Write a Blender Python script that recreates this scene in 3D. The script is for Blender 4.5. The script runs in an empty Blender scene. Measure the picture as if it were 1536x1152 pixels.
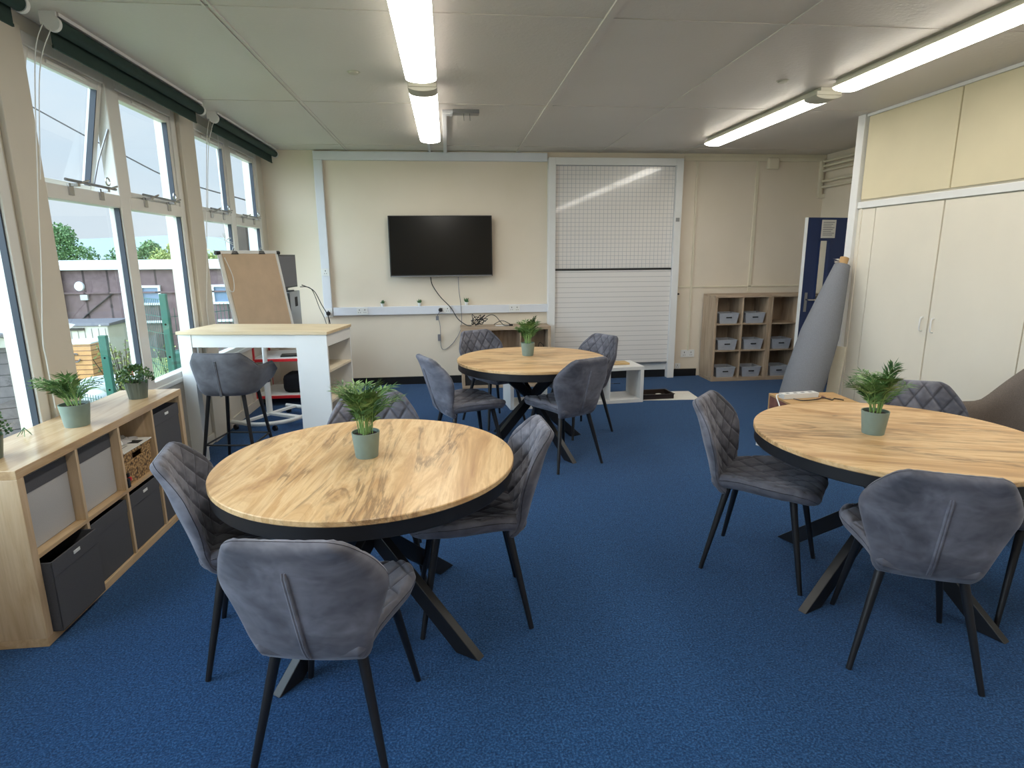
import bpy, bmesh, math, random
from mathutils import Vector, Matrix
random.seed(7)
PI = math.pi
sc = bpy.context.scene
C = sc.collection

# ------------------------------------------------------------ helpers
def lin(r, g, b):
    def f(c):
        c = c/255.0
        return c/12.92 if c <= .04045 else ((c+.055)/1.055)**2.4
    return (f(r), f(g), f(b), 1)

class NT:
    def __init__(self, name):
        m = bpy.data.materials.new(name); m.use_nodes = True
        self.m = m; self.t = m.node_tree; self.n = self.t.nodes; self.l = self.t.links
        self.n.clear()
        self.out = self.n.new('ShaderNodeOutputMaterial')
        self.b = self.n.new('ShaderNodeBsdfPrincipled')
        self.l.new(self.b.outputs[0], self.out.inputs[0])
    def node(self, kind, **kw):
        nd = self.n.new(kind)
        for k, v in kw.items():
            if k in nd.inputs: 
                if isinstance(v, bpy.types.NodeSocket): self.l.new(v, nd.inputs[k])
                else: nd.inputs[k].default_value = v
            else: setattr(nd, k, v)
        return nd
    def set(self, k, v):
        if isinstance(v, bpy.types.NodeSocket): self.l.new(v, self.b.inputs[k])
        else: self.b.inputs[k].default_value = v
    def coord(self, scale=(1,1,1), rot=(0,0,0)):
        tc = self.node('ShaderNodeTexCoord')
        mp = self.node('ShaderNodeMapping'); mp.inputs['Scale'].default_value = scale; mp.inputs['Rotation'].default_value = rot
        self.l.new(tc.outputs['Object'], mp.inputs['Vector'])
        return mp.outputs[0]
    def noise(self, vec, scale, detail=3, rough=.5, dist=0):
        nd = self.node('ShaderNodeTexNoise'); self.l.new(vec, nd.inputs['Vector'])
        nd.inputs['Scale'].default_value = scale; nd.inputs['Detail'].default_value = detail
        nd.inputs['Roughness'].default_value = rough; nd.inputs['Distortion'].default_value = dist
        return nd.outputs['Fac']
    def ramp(self, fac, stops):
        r = self.node('ShaderNodeValToRGB'); self.l.new(fac, r.inputs[0])
        e = r.color_ramp.elements
        while len(e) < len(stops): e.new(.5)
        for i, (p, c) in enumerate(stops): e[i].position = p; e[i].color = c
        return r.outputs[0]
    def mix(self, fac, a, b, mode='MIX'):
        m = self.node('ShaderNodeMix', data_type='RGBA', blend_type=mode)
        for s, v in ((m.inputs[0], fac), (m.inputs[6], a), (m.inputs[7], b)):
            if isinstance(v, bpy.types.NodeSocket): self.l.new(v, s)
            else: s.default_value = v
        return m.outputs[2]
    def math(self, op, a, b=0.0, c=None):
        m = self.node('ShaderNodeMath', operation=op)
        for s, v in zip(m.inputs, (a, b, c)):
            if v is None: continue
            if isinstance(v, bpy.types.NodeSocket): self.l.new(v, s)
            else: s.default_value = v
        return m.outputs[0]
    def bump(self, h, strength=.3, dist=.01):
        b = self.node('ShaderNodeBump'); b.inputs['Strength'].default_value = strength; b.inputs['Distance'].default_value = dist
        self.l.new(h, b.inputs['Height']); self.l.new(b.outputs[0], self.b.inputs['Normal'])

def simple(name, col, rough=.6, metal=0, var=.0, scale=20, bump=0, bs=200, spec=.5, emit=None, es=1):
    n = NT(name)
    c = lin(*col)
    if var or bump:
        v = n.coord()
    if var:
        f = n.noise(v, scale, 4)
        d = tuple(max(0, x*(1-var)) for x in c[:3])+(1,); u = tuple(min(1, x*(1+var)) for x in c[:3])+(1,)
        n.set('Base Color', n.ramp(f, [(.3, d), (.7, u)]))
    else: n.set('Base Color', c)
    n.set('Roughness', rough); n.set('Metallic', metal); n.set('Specular IOR Level', spec)
    if bump: n.bump(n.noise(v, bs, 2), bump, .002)
    if emit: n.set('Emission Color', lin(*emit)); n.set('Emission Strength', es)
    return n.m

def wood(name, cols, axis='X', scale=1.0, rough=.45, crack=.5):
    n = NT(name)
    s = {'X': (1.1, 9, 9), 'Y': (9, 1.1, 9), 'Z': (9, 9, 1.1)}[axis]
    v = n.coord(tuple(a*scale for a in s))
    f = n.noise(v, 1.0, 5, .6, 1.2)
    col = n.ramp(f, [(.25, lin(*cols[0])), (.48, lin(*cols[1])), (.62, lin(*cols[2])), (.8, lin(*cols[1]))])
    s2 = {'X': (1.5, 90, 90), 'Y': (90, 1.5, 90), 'Z': (90, 90, 1.5)}[axis]
    v2 = n.coord(tuple(a*scale for a in s2))
    f2 = n.noise(v2, 1.0, 3, .6, .3)
    col = n.mix(n.math('MULTIPLY', n.ramp(f2, [(.45, (0,0,0,1)), (.75, (1,1,1,1))]), .35), col, lin(*cols[0]), 'MIX')
    if crack:
        s3 = {'X': (.8, 4.5, 4.5), 'Y': (4.5, .8, 4.5), 'Z': (4.5, 4.5, .8)}[axis]
        v3 = n.coord(tuple(a*scale for a in s3))
        f3 = n.noise(v3, 1.3, 6, .68, .9)
        band = n.ramp(f3, [(.478, (0,0,0,1)), (.497, (1,1,1,1)), (.515, (0,0,0,1))])
        f4 = n.noise(n.coord((scale,)*3), 4.5, 2)
        msk = n.ramp(f4, [(.46, (0,0,0,1)), (.62, (1,1,1,1))])
        k = n.math('MULTIPLY', n.math('MULTIPLY', band, msk), crack)
        col = n.mix(k, col, lin(*cols[3]))
    n.set('Base Color', col); n.set('Roughness', rough)
    n.bump(f2, .08, .002)
    return n.m

class MB:
    def __init__(s): s.v = []; s.f = []; s.mi = []; s.cur = 0
    def add(s, vs, fs):
        o = len(s.v); s.v += [tuple(p) for p in vs]
        for f in fs: s.f.append([i+o for i in f]); s.mi.append(s.cur)
        return s
    def box(s, x0, x1, y0, y1, z0, z1, M=None):
        vs = [Vector((x, y, z)) for z in (z0, z1) for y in (y0, y1) for x in (x0, x1)]
        if M is not None: vs = [M @ p for p in vs]
        return s.add(vs, [(0,2,3,1), (4,5,7,6), (0,1,5,4), (2,6,7,3), (0,4,6,2), (1,3,7,5)])
    def bar(s, a, b, w, d, up=(0,0,1)):
        """box beam from a to b, width w (sideways) and depth d (towards up)"""
        a = Vector(a); b = Vector(b); t = (b-a).normalized(); u = Vector(up)
        x = t.cross(u).normalized(); u = x.cross(t).normalized()
        vs = [p + x*sx*w/2 + u*sy*d/2 for p in (a, b) for sy in (-1, 1) for sx in (-1, 1)]
        return s.add(vs, [(0,1,3,2), (4,6,7,5), (0,4,5,1), (2,3,7,6), (0,2,6,4), (1,5,7,3)])
    def tube(s, pts, r, n=10, caps=True, closed=False):
        pts = [Vector(p) for p in pts]; N = len(pts)
        rs = r if isinstance(r, (list, tuple)) else [r]*N
        rings = []; ref = None
        for i, p in enumerate(pts):
            if closed: t = pts[(i+1) % N]-pts[i-1]
            else: t = pts[min(i+1, N-1)]-pts[max(i-1, 0)]
            t = t.normalized() if t.length > 1e-9 else Vector((0,0,1))
            if ref is None:
                ref = Vector((0,0,1)) if abs(t.z) < .9 else Vector((1,0,0))
            x = (ref - t*ref.dot(t)).normalized(); y = t.cross(x); ref = x
            rings.append([p + (x*math.cos(2*PI*k/n)+y*math.sin(2*PI*k/n))*rs[i] for k in range(n)])
        vs = [q for rg in rings for q in rg]; fs = []
        for i in range(N if closed else N-1):
            j = (i+1) % N
            for k in range(n): fs.append((i*n+k, i*n+(k+1) % n, j*n+(k+1) % n, j*n+k))
        if caps and not closed:
            fs.append(tuple(range(n-1, -1, -1))); fs.append(tuple((N-1)*n+k for k in range(n)))
        return s.add(vs, fs)
    def lathe(s, prof, c=(0,0,0), n=32, M=None):
        vs = []; fs = []; m = len(prof)
        for k in range(n):
            a = 2*PI*k/n
            for r, z in prof:
                p = Vector((c[0]+r*math.cos(a), c[1]+r*math.sin(a), c[2]+z))
                vs.append(M @ p if M is not None else p)
        for k in range(n):
            k2 = (k+1) % n
            for i in range(m-1): fs.append((k*m+i, k2*m+i, k2*m+i+1, k*m+i+1))
        if prof[0][0] > 1e-6: fs.append(tuple(k*m for k in range(n-1, -1, -1)))
        if prof[-1][0] > 1e-6: fs.append(tuple(k*m+m-1 for k in range(n)))
        return s.add(vs, fs)
    def prism(s, poly, z0, z1, M=None):
        n = len(poly)
        vs = [Vector((x, y, z)) for z in (z0, z1) for x, y in poly]
        if M is not None: vs = [M @ p for p in vs]
        fs = [tuple(range(n-1, -1, -1)), tuple(range(n, 2*n))]
        fs += [(i, (i+1) % n, n+(i+1) % n, n+i) for i in range(n)]
        return s.add(vs, fs)
    def build(s, name, mat, parent=None, bevel=0, smooth=False, sub=0, angle=35, weld=False):
        me = bpy.data.meshes.new(name); me.from_pydata(s.v, [], s.f)
        if getattr(s, 'stitch', None): me.attributes.new('stitch', 'FLOAT', 'POINT').data.foreach_set('value', s.stitch)  # stitch: mask for the painted groove shade
        mats = mat if isinstance(mat, (list, tuple)) else [mat]
        for m in mats: me.materials.append(m)
        if len(mats) > 1: me.polygons.foreach_set('material_index', s.mi)
        bm = bmesh.new(); bm.from_mesh(me)
        if weld: bmesh.ops.remove_doubles(bm, verts=bm.verts, dist=1e-5)
        bmesh.ops.recalc_face_normals(bm, faces=bm.faces)
        bm.to_mesh(me); bm.free()
        if smooth:
            me.polygons.foreach_set('use_smooth', [True]*len(me.polygons))
            if angle: me.set_sharp_from_angle(angle=math.radians(angle))
        o = bpy.data.objects.new(name, me); C.objects.link(o)
        if parent is not None: o.parent = parent
        if bevel:
            b = o.modifiers.new('bevel', 'BEVEL'); b.width = bevel; b.segments = 2; b.limit_method = 'ANGLE'; b.angle_limit = math.radians(40)
        if sub:
            b = o.modifiers.new('sub', 'SUBSURF'); b.levels = sub; b.render_levels = sub
        return o

def empty(name, loc=(0,0,0), rz=0):
    o = bpy.data.objects.new(name, None); C.objects.link(o)
    o.location = loc; o.rotation_euler = (0, 0, rz); o.empty_display_size = .1
    return o
def tag(o, label, cat, group=None, kind=None):
    o['label'] = label; o['category'] = cat
    if group: o['group'] = group
    if kind: o['kind'] = kind
    return o
def struct(o): o['kind'] = 'structure'; return o
def thing(name, label, cat, loc=(0,0,0), rz=0, group=None):
    return tag(empty(name, loc, rz), label, cat, group)
def dup(root, loc, rz, label, group=None):
    r = root.copy(); C.objects.link(r); r.location = loc; r.rotation_euler = (0, 0, rz)
    r['label'] = label
    if group: r['group'] = group
    for ch in list(root.children):
        c = ch.copy(); C.objects.link(c); c.parent = r
        for g in list(ch.children):
            d = g.copy(); C.objects.link(d); d.parent = c
    return r
def R(a): return math.radians(a)
def spline(pts, n=8):
    pts = [Vector(p) for p in pts]; out = []
    for i in range(len(pts)-1):
        p0 = pts[max(i-1, 0)]; p1 = pts[i]; p2 = pts[i+1]; p3 = pts[min(i+2, len(pts)-1)]
        for k in range(n):
            t = k/n
            out.append(.5*((2*p1)+(-p0+p2)*t+(2*p0-5*p1+4*p2-p3)*t*t+(-p0+3*p1-3*p2+p3)*t**3))
    out.append(pts[-1]); return out

# ------------------------------------------------------------ materials
def mat_wall():
    n = NT('cream_paint'); v = n.coord()
    n.set('Base Color', n.ramp(n.noise(v, 1.5, 3), [(.3, lin(222,210,190)), (.7, lin(228,216,198))]))
    n.set('Roughness', .7); n.set('Specular IOR Level', .25)
    n.bump(n.noise(v, 90, 3), .12, .003); return n.m
def mat_ceiling():
    n = NT('embossed_ceiling_panel'); v = n.coord()
    n.set('Base Color', n.ramp(n.noise(v, .8, 3), [(.3, lin(206,200,193)), (.7, lin(214,208,201))]))
    n.set('Roughness', .42); n.set('Specular IOR Level', .5)
    a = n.noise(n.coord((1, 1, 1)), 38, 3, .6, .6)
    n.bump(a, .45, .006); return n.m
def mat_carpet():
    n = NT('blue_carpet'); v = n.coord()
    a = n.noise(v, 125, 3, .75); b = n.noise(v, 26, 4, .75); c = n.noise(v, 2.2, 3)
    col = n.ramp(a, [(.34, lin(9,31,61)), (.5, lin(25,64,107)), (.66, lin(66,112,158))])
    col = n.mix(.2, col, n.ramp(b, [(.35, lin(14,46,88)), (.65, lin(44,94,148))]))
    col = n.mix(n.math('MULTIPLY', c, .25), col, lin(22,64,110))
    n.set('Base Color', col); n.set('Roughness', .95); n.set('Specular IOR Level', .1)
    n.set('Sheen Weight', .1); n.set('Sheen Roughness', .5)
    n.bump(n.math('ADD', a, b), .7, .006); return n.m
def mat_velvet(name='grey_velvet', dark=(72,72,80), mid=(97,97,106), light=(132,132,142)):
    n = NT(name); v = n.coord()
    a = n.noise(v, 5.0, 4, .55, 1.1); b = n.noise(n.coord((1, 1, 1.6)), 15, 2, .5, .8)
    col = n.ramp(a, [(.30, lin(*dark)), (.5, lin(*mid)), (.72, lin(*light))])
    col = n.mix(.22, col, n.ramp(b, [(.35, lin(*dark)), (.7, lin(*light))]))
    at = n.node('ShaderNodeAttribute'); at.attribute_name = 'stitch'  # mask of the painted groove shade
    col = n.mix(n.math('MULTIPLY', at.outputs['Fac'], .62), col, lin(46,46,52))  # shade of the quilting grooves, painted darker into the velvet colour
    n.set('Base Color', col); n.set('Roughness', .75); n.set('Specular IOR Level', .25)
    n.set('Sheen Weight', .38); n.set('Sheen Roughness', .4); n.set('Sheen Tint', lin(200,205,220))
    n.bump(n.noise(v, 420, 2), .15, .001); return n.m
def mat_fabric(name, col, sc_=350, var=.12):
    n = NT(name); v = n.coord(); c = lin(*col)
    f = n.noise(v, sc_, 2)
    n.set('Base Color', n.ramp(f, [(.3, tuple(x*(1-var) for x in c[:3])+(1,)), (.7, tuple(min(1, x*(1+var)) for x in c[:3])+(1,))]))
    n.set('Roughness', .9); n.set('Specular IOR Level', .15); n.bump(f, .3, .001); return n.m

M = {}
M['wall'] = mat_wall(); M['ceiling'] = mat_ceiling(); M['carpet'] = mat_carpet()
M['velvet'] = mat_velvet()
M['stoolvelvet'] = mat_velvet('charcoal_velvet', (74,74,78), (92,92,97), (112,112,118))
M['taupe'] = mat_fabric('taupe_fabric', (112,103,97), 200, .15)
M['white'] = simple('white_gloss_paint', (226,226,224), .35, var=.03, scale=3)
M['pvc'] = simple('white_upvc', (222,220,215), .3, var=.02, scale=2)
M['trunk'] = simple('white_plastic_trunking', (218,220,226), .35, var=.02, scale=4)
M['creamgloss'] = simple('cream_gloss_trim', (222,213,190), .4, var=.03, scale=5)
M['cup'] = simple('cream_cupboard_paint', (226,219,203), .55, var=.03, scale=2, bump=.06, bs=120, spec=.3)  # whiter than the upper panels: stronger light on the doors, put into the colour
M['cupup'] = simple('cream_upper_panel', (214,203,172), .6, var=.04, scale=2, bump=.06, bs=120, spec=.3)
M['pier'] = simple('pier_paint', (206,198,184), .45, var=.03, scale=3)
M['black'] = simple('black_powder_metal', (26,26,29), .42, var=.1, scale=30, bump=.05, bs=400)
M['blackp'] = simple('black_plastic', (22,22,24), .4)
M['skirt'] = simple('black_skirting', (14,15,17), .45)
M['screen'] = simple('tv_screen_glass', (9,10,10), .18, spec=.5)
def mat_tabletop():
    n = NT('oak_tabletop')
    v = n.coord((.9, 6.5, 6.5)); f = n.noise(v, 1.0, 6, .62, 1.6)
    col = n.ramp(f, [(.28, lin(176,134,92)), (.42, lin(206,166,116)), (.52, lin(226,192,144)), (.62, lin(200,158,108)), (.74, lin(224,188,138))])
    f2 = n.noise(n.coord((1.6, 70, 70)), 1.0, 4, .65, .4)
    col = n.mix(n.math('MULTIPLY', n.ramp(f2, [(.5, (0,0,0,1)), (.75, (1,1,1,1))]), .45), col, lin(164,118,76))
    # long dark veins that follow the grain, broken up, with some side cracks
    f3 = n.noise(n.coord((.55, 3.4, 3.4)), 1.15, 7, .6, 1.1)
    band = n.ramp(f3, [(.470, (0,0,0,1)), (.494, (1,1,1,1)), (.512, (0,0,0,1))])
    wide = n.ramp(f3, [(.42, (0,0,0,1)), (.49, (1,1,1,1)), (.56, (0,0,0,1))])
    f4 = n.noise(n.coord((1.6, 2.6, 2.6)), 1.6, 3, .6)
    msk = n.ramp(f4, [(.44, (0,0,0,1)), (.58, (1,1,1,1))])
    col = n.mix(n.math('MULTIPLY', n.math('MULTIPLY', wide, msk), .38), col, lin(150,112,76))
    col = n.mix(n.math('MULTIPLY', n.math('MULTIPLY', band, msk), .62), col, lin(104,76,52))
    n.set('Base Color', col); n.set('Roughness', .36); n.set('Specular IOR Level', .45)
    n.bump(f2, .06, .002); return n.m
M['wood'] = mat_tabletop()
M['oak'] = wood('pale_oak_laminate', [(166,134,98), (196,165,126), (208,180,143), (120,92,64)], 'Y', 1.3, .38, 0)
M['oaktop'] = wood('pale_oak_worktop', [(166,134,98), (196,165,126), (208,180,143), (120,92,64)], 'Y', 1.3, .2, 0)
M['oakz'] = wood('pale_oak_upright', [(168,138,104), (198,170,134), (208,183,150), (120,92,64)], 'Z', 1.3, .42, 0)
M['sonoma'] = wood('grey_oak_laminate', [(138,118,98), (172,150,126), (188,167,143), (110,90,72)], 'Z', 1.3, .5, 0)
M['sonomax'] = wood('grey_oak_shelf', [(138,118,98), (172,150,126), (188,167,143), (110,90,72)], 'X', 1.3, .5, 0)
M['bartop'] = wood('bar_oak_top', [(190,166,132), (210,188,152), (218,198,165), (140,118,90)], 'X', 1.0, .45, 0)
M['barwood'] = wood('bar_cream_board', [(205,190,165), (218,204,180), (224,212,190), (150,130,100)], 'X', 1.0, .5, 0)
M['bin'] = mat_fabric('charcoal_bin_fabric', (84,84,88), 300)
M['palebin'] = mat_fabric('pale_grey_bin_fabric', (176,174,172), 300, .06)
M['plasticbox'] = simple('grey_storage_plastic', (168,171,178), .45, var=.05, scale=30)
M['dark'] = simple('dark_hollow', (28,28,30), .7)
M['seal'] = simple('dark_window_seal', (44,52,66), .5)
M['green'] = simple('green_blind_fabric', (26,52,46), .8, var=.1, scale=40)
M['alu'] = simple('brushed_aluminium', (150,152,155), .35, .8)
M['chrome'] = simple('satin_chrome', (190,190,190), .22, .9)
M['bluedoor'] = simple('navy_door_paint', (24,48,96), .4, var=.05, scale=3)
M['roll'] = mat_fabric('grey_roll_fabric', (122,124,130), 260, .16)
M['kraft'] = simple('kraft_paper', (196,172,146), .8, var=.06, scale=8, bump=.25, bs=14)
M['card'] = simple('cardboard', (186,150,104), .85, var=.08, scale=10)
M['cardred'] = simple('printed_carton_side', (128,84,74), .8, var=.25, scale=14)
M['paper'] = simple('white_paper', (225,222,215), .8, var=.03, scale=20)
M['ink'] = simple('grey_ink', (120,120,126), .8)
M['red'] = simple('red_powder_metal', (198,36,42), .35)
M['greenpot'] = simple('sage_green_pot', (122,140,132), .45, var=.05, scale=30)
M['ribpot'] = simple('grey_green_ribbed_pot', (96,106,98), .4, var=.06, scale=30)
M['soil'] = simple('potting_soil', (52,36,30), .95, var=.5, scale=90, bump=1, bs=120)
def leafmat(name, a, b, c):
    n = NT(name); v = n.coord()
    n.set('Base Color', n.ramp(n.noise(v, 14, 3), [(.3, lin(*a)), (.5, lin(*b)), (.7, lin(*c))]))
    n.set('Roughness', .5); n.set('Specular IOR Level', .4); return n.m
M['palm'] = leafmat('palm_leaf', (36,70,34), (74,112,58), (132,164,100))
M['bush'] = leafmat('small_leaf', (34,66,36), (62,98,52), (110,142,76))
M['stem'] = simple('palm_stem', (128,160,92), .5, var=.1, scale=30)
M['succ'] = leafmat('succulent_leaf', (48,84,62), (78,116,78), (120,150,90))
def mat_wicker():
    n = NT('woven_seagrass'); v = n.coord((1,1,1))
    w = n.node('ShaderNodeTexVoronoi'); n.l.new(v, w.inputs['Vector']); w.inputs['Scale'].default_value = 75
    n.set('Base Color', n.ramp(w.outputs['Distance'], [(0, lin(206,172,122)), (.45, lin(160,124,80)), (.8, lin(70,50,32))]))
    n.set('Roughness', .8); n.bump(w.outputs['Distance'], -.8, .006); return n.m
M['wicker'] = mat_wicker()
def mat_glass():
    n = NT('window_glass'); n.n.remove(n.b)
    t = n.node('ShaderNodeBsdfTransparent'); t.inputs[0].default_value = (.97, .985, .98, 1)
    g = n.node('ShaderNodeBsdfGlossy'); g.inputs['Roughness'].default_value = .02
    f = n.node('ShaderNodeFresnel'); f.inputs[0].default_value = 1.45
    mx = n.node('ShaderNodeMixShader'); n.l.new(n.math('MULTIPLY', f.outputs[0], .12), mx.inputs[0])
    n.l.new(t.outputs[0], mx.inputs[1]); n.l.new(g.outputs[0], mx.inputs[2]); n.l.new(mx.outputs[0], n.out.inputs[0])
    return n.m
M['glass'] = mat_glass()
def mat_board(name, grid):
    n = NT(name); v = n.coord(); sp = n.node('ShaderNodeSeparateXYZ'); n.l.new(v, sp.inputs[0])
    def line(sock, p, w):
        f = n.math('FRACT', n.math('DIVIDE', sock, p)); return n.math('LESS_THAN', f, w/p)
    if grid:
        m = n.math('MAXIMUM', line(sp.outputs['X'], .05, .004), line(sp.outputs['Z'], .05, .004)); lc = lin(172,174,180)
    else:
        m = line(sp.outputs['Z'], .0615, .0045); lc = lin(168,166,166)
    n.set('Base Color', n.mix(m, lin(226,222,218), lc))
    n.set('Roughness', .2); n.set('Specular IOR Level', .5)
    n.set('Coat Weight', .5); n.set('Coat Roughness', .05)
    n.bump(n.noise(n.coord((1,1,1)), 9, 2), .08, .01)
    return n.m
M['grid'] = mat_board('whiteboard_grid_surface', True); M['lines'] = mat_board('whiteboard_lined_surface', False)
n = NT('lamp_diffuser'); n.set('Base Color', lin(245,240,228)); n.set('Emission Color', (1, .955, .87, 1)); n.set('Emission Strength', 16); n.set('Roughness', .4); M['lamp'] = n.m
M['lampbody'] = simple('lamp_body_grey', (196,192,176), .5)
M['planter'] = simple('planter_timber', (214,160,108), .7, var=.1, scale=6)
M['planterline'] = simple('planter_tile_edge', (120,82,60), .8)
M['fence'] = simple('green_fence_paint', (28,92,78), .45)
M['fascia'] = simple('white_fascia', (222,226,230), .5)
M['tyre'] = simple('white_painted_tyre', (206,212,216), .6, var=.1, scale=6)
M['resin'] = simple('beige_resin_shed', (200,196,186), .6, var=.04, scale=5)
M['resinlid'] = simple('grey_resin_lid', (104,104,110), .6)
M['bark'] = simple('tree_bark', (88,74,62), .9, var=.3, scale=20)
M['treeleaf'] = leafmat('tree_foliage', (70,104,66), (104,140,88), (146,172,112))
M['treeyellow'] = leafmat('yellow_green_foliage', (112,140,78), (150,168,96), (198,196,110))
def mat_boards(name, a, b, horizontal, pitch):
    n = NT(name); v = n.coord(); sp = n.node('ShaderNodeSeparateXYZ'); n.l.new(v, sp.inputs[0])
    s = sp.outputs['Z'] if horizontal else sp.outputs['X']
    f = n.math('FRACT', n.math('DIVIDE', s, pitch)); m = n.math('LESS_THAN', f, .09)
    base = n.ramp(n.noise(v, 5, 5, .7), [(.3, lin(*a)), (.7, lin(*b))])
    n.set('Base Color', n.mix(m, base, tuple(x*.45 for x in lin(*a)[:3])+(1,))); n.set('Roughness', .85); return n.m
M['brown'] = mat_boards('brown_timber_cladding', (96,78,80), (122,102,104), False, .6)
M['shed'] = mat_boards('weathered_shed_boards', (92,84,88), (132,122,126), True, .14)
def mat_grass():
    n = NT('lawn_grass'); v = n.coord()
    n.set('Base Color', n.ramp(n.noise(v, 6, 6, .75), [(.3, lin(112,134,84)), (.5, lin(146,164,106)), (.72, lin(172,184,138))]))
    n.set('Roughness', .95); n.bump(n.noise(v, 40, 4), .6, .03); return n.m
M['grass'] = mat_grass()
def mat_slate():
    return simple('grey_roof_slate', (128,132,142), .8, var=.1, scale=3)
M['slate'] = mat_slate()

# ------------------------------------------------------------ room
XL, XC, YF, ZC, YB = -2.075, 3.73, 7.38, 2.76, -2.6     # left wall, cupboards, far wall, ceiling, rear wall
struct(MB().box(XL-.2, 4.9, YB-.1, YF+.15, -.12, 0).build('floor', M['carpet']))
c_ = MB().box(XL-.2, 4.9, YB-.1, YF+.15, ZC, ZC+.12)
struct(c_.build('ceiling', M['ceiling']))
struct(MB().box(XL-.2, 4.9, YF, YF+.15, 0, ZC).build('wall_far', M['wall']))
struct(MB().box(XL-.2, 4.9, YB-.12, YB, 0, ZC).build('wall_rear', M['wall']))
struct(MB().box(4.74, 4.9, 5.3, YF, 0, ZC).build('wall_right', M['wall']))
# ceiling joint strips
m = MB()
for x in (-1.13, -1.10, .86, 1.84, 2.86): 
    w = .022 if x == .86 else .006
    m.box(x-w, x+w, YB, YF, ZC-(.012 if x == .86 else .006), ZC)
for y in (-.35, 1.48, 3.32, 5.15, 7.0):
    m.box(XL, 4.74, y-.006, y+.006, ZC-.004, ZC)
struct(m.build('trim_1', M['ceiling']))

# left wall with window bays
BAYS = [5.46, 3.44, 1.48, -.55]
BW = 1.73
m = MB()
m.box(XL-.15, XL, YB, YF, 0, .66); m.box(XL-.15, XL, YB, YF, 2.685, ZC)
prev = YF
for b in BAYS:
    m.box(XL-.15, XL, b+BW, prev, .66, 2.685); prev = b
m.box(XL-.15, XL, YB, prev, .66, 2.685)
struct(m.build('wall_left', M['pier']))
m = MB()
for b, w_ in zip(BAYS, (.27, .22, .25, .25)): m.box(XL, XL+.03, b-w_, b, .0, 2.69)
m.box(XL, XL+.012, 5.46, 7.38, .42, .50)
for y in (5.62, 5.95, 6.3, 6.62, 6.95): m.box(XL, XL+.014, y, y+.05, 0, .42)
m.box(XL, XL+.016, YB, YF, 0, .09)
struct(m.build('trim_2', M['pier'], bevel=.004))

def window_bay(i, y0):
    root = struct(empty('window_%d' % i, (0, 0, 0)))
    f = MB(); xo, xi = XL-.075, XL+.004
    cols = [(y0+.045, y0+.765), (y0+.885, y0+1.66)]
    # outer frame, mullion, transom
    f.box(xo, xi, y0, cols[0][0], .66, 2.685); f.box(xo, xi, cols[1][1], y0+BW, .66, 2.685)
    f.box(xo, xi, cols[0][1], cols[1][0], .66, 2.685)
    for a, b in cols:
        f.box(xo, xi, a, b, .66, .715); f.box(xo, xi, a, b, 1.885, 1.965); f.box(xo, xi, a, b, 2.62, 2.685)
    f.box(XL, XL+.02, y0, y0+BW, .64, .675)
    f.build('window_frame', M['pvc'], root, bevel=.006)
    g = MB()
    for a, b in cols:
        g.box(XL-.038, XL-.008, a, a+.010, .715, 1.885); g.box(XL-.038, XL-.008, b-.010, b, .715, 1.885)
    g.build('gasket', M['seal'], root)
    for a, b in cols:
        MB().box(XL-.046, XL-.040, a, b, .715, 1.885).build('pane', M['glass'], root)
    for k, (a, b) in enumerate(cols):
        s = MB(); w = .05; z0, z1 = 1.965, 2.62; t0, t1 = -.055, .0
        def P(h): return h
        # built about its top hinge, so that it can hang open
        H = z1-z0
        s.box(t0, t1, a+.003, a+w, -H, 0); s.box(t0, t1, b-w, b-.003, -H, 0)
        s.box(t0, t1, a+w, b-w, -H, -H+.035); s.box(t0, t1, a+w, b-w, -w, 0)
        o = s.build('sash', M['pvc'], root, bevel=.005)
        o.location = (XL-.005, 0, z1)
        gl = MB().box(-.03, -.026, a+w, b-w, -H+.035, -w).build('sash_pane', M['glass'], o)
        gk = MB().box(-.035, -.002, b-w-.008, b-w, -H+.035, -w); gk.build('gasket', M['seal'], o)
        if i == 2 and k == 0: o.rotation_euler = (0, R(12), 0)
        tv = MB().box(0, .012, (a+b)/2-.18, (a+b)/2+.18, -.035, -.015).build('trickle_vent', M['pvc'], o, bevel=.003)
        if i <= 3:
            r = MB(); zz = 1.975; xr = XL+.045
            r.tube([(xr, a+.10, zz+.015), (xr, b-.12, zz+.012)], .008, 8)
            o2 = r.build('opener_rod', M['alu'], root, smooth=True)
            r = MB()
            for yy in (a+.2, b-.22):
                r.box(XL, xr+.01, yy-.012, yy+.012, zz-.012, zz+.004)
                r.box(XL, XL+.014, yy-.02, yy+.02, zz-.06, zz+.004)
                r.tube([(xr, yy, zz), (xr+.01, yy+.10, zz+.03)], .006, 6)
            ring = [(xr+.02, b-.24+.022*math.cos(t), zz+.045+.022*math.sin(t)) for t in [2*PI*q/16 for q in range(16)]]
            r.tube(ring, .0045, 6, closed=True)
            r.build('opener_bracket', M['chrome'], root, smooth=True)
    if i == 2:
        st = MB(); st.tube([(XL-.01, y0+.76, 2.36), (XL-.08, y0+.73, 2.16), (XL-.125, y0+.73, 2.02)], .006, 6)
        st.build('stay_arm', M['alu'], root)
    return root
for i, y in enumerate(BAYS): window_bay(i+1, y)

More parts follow.
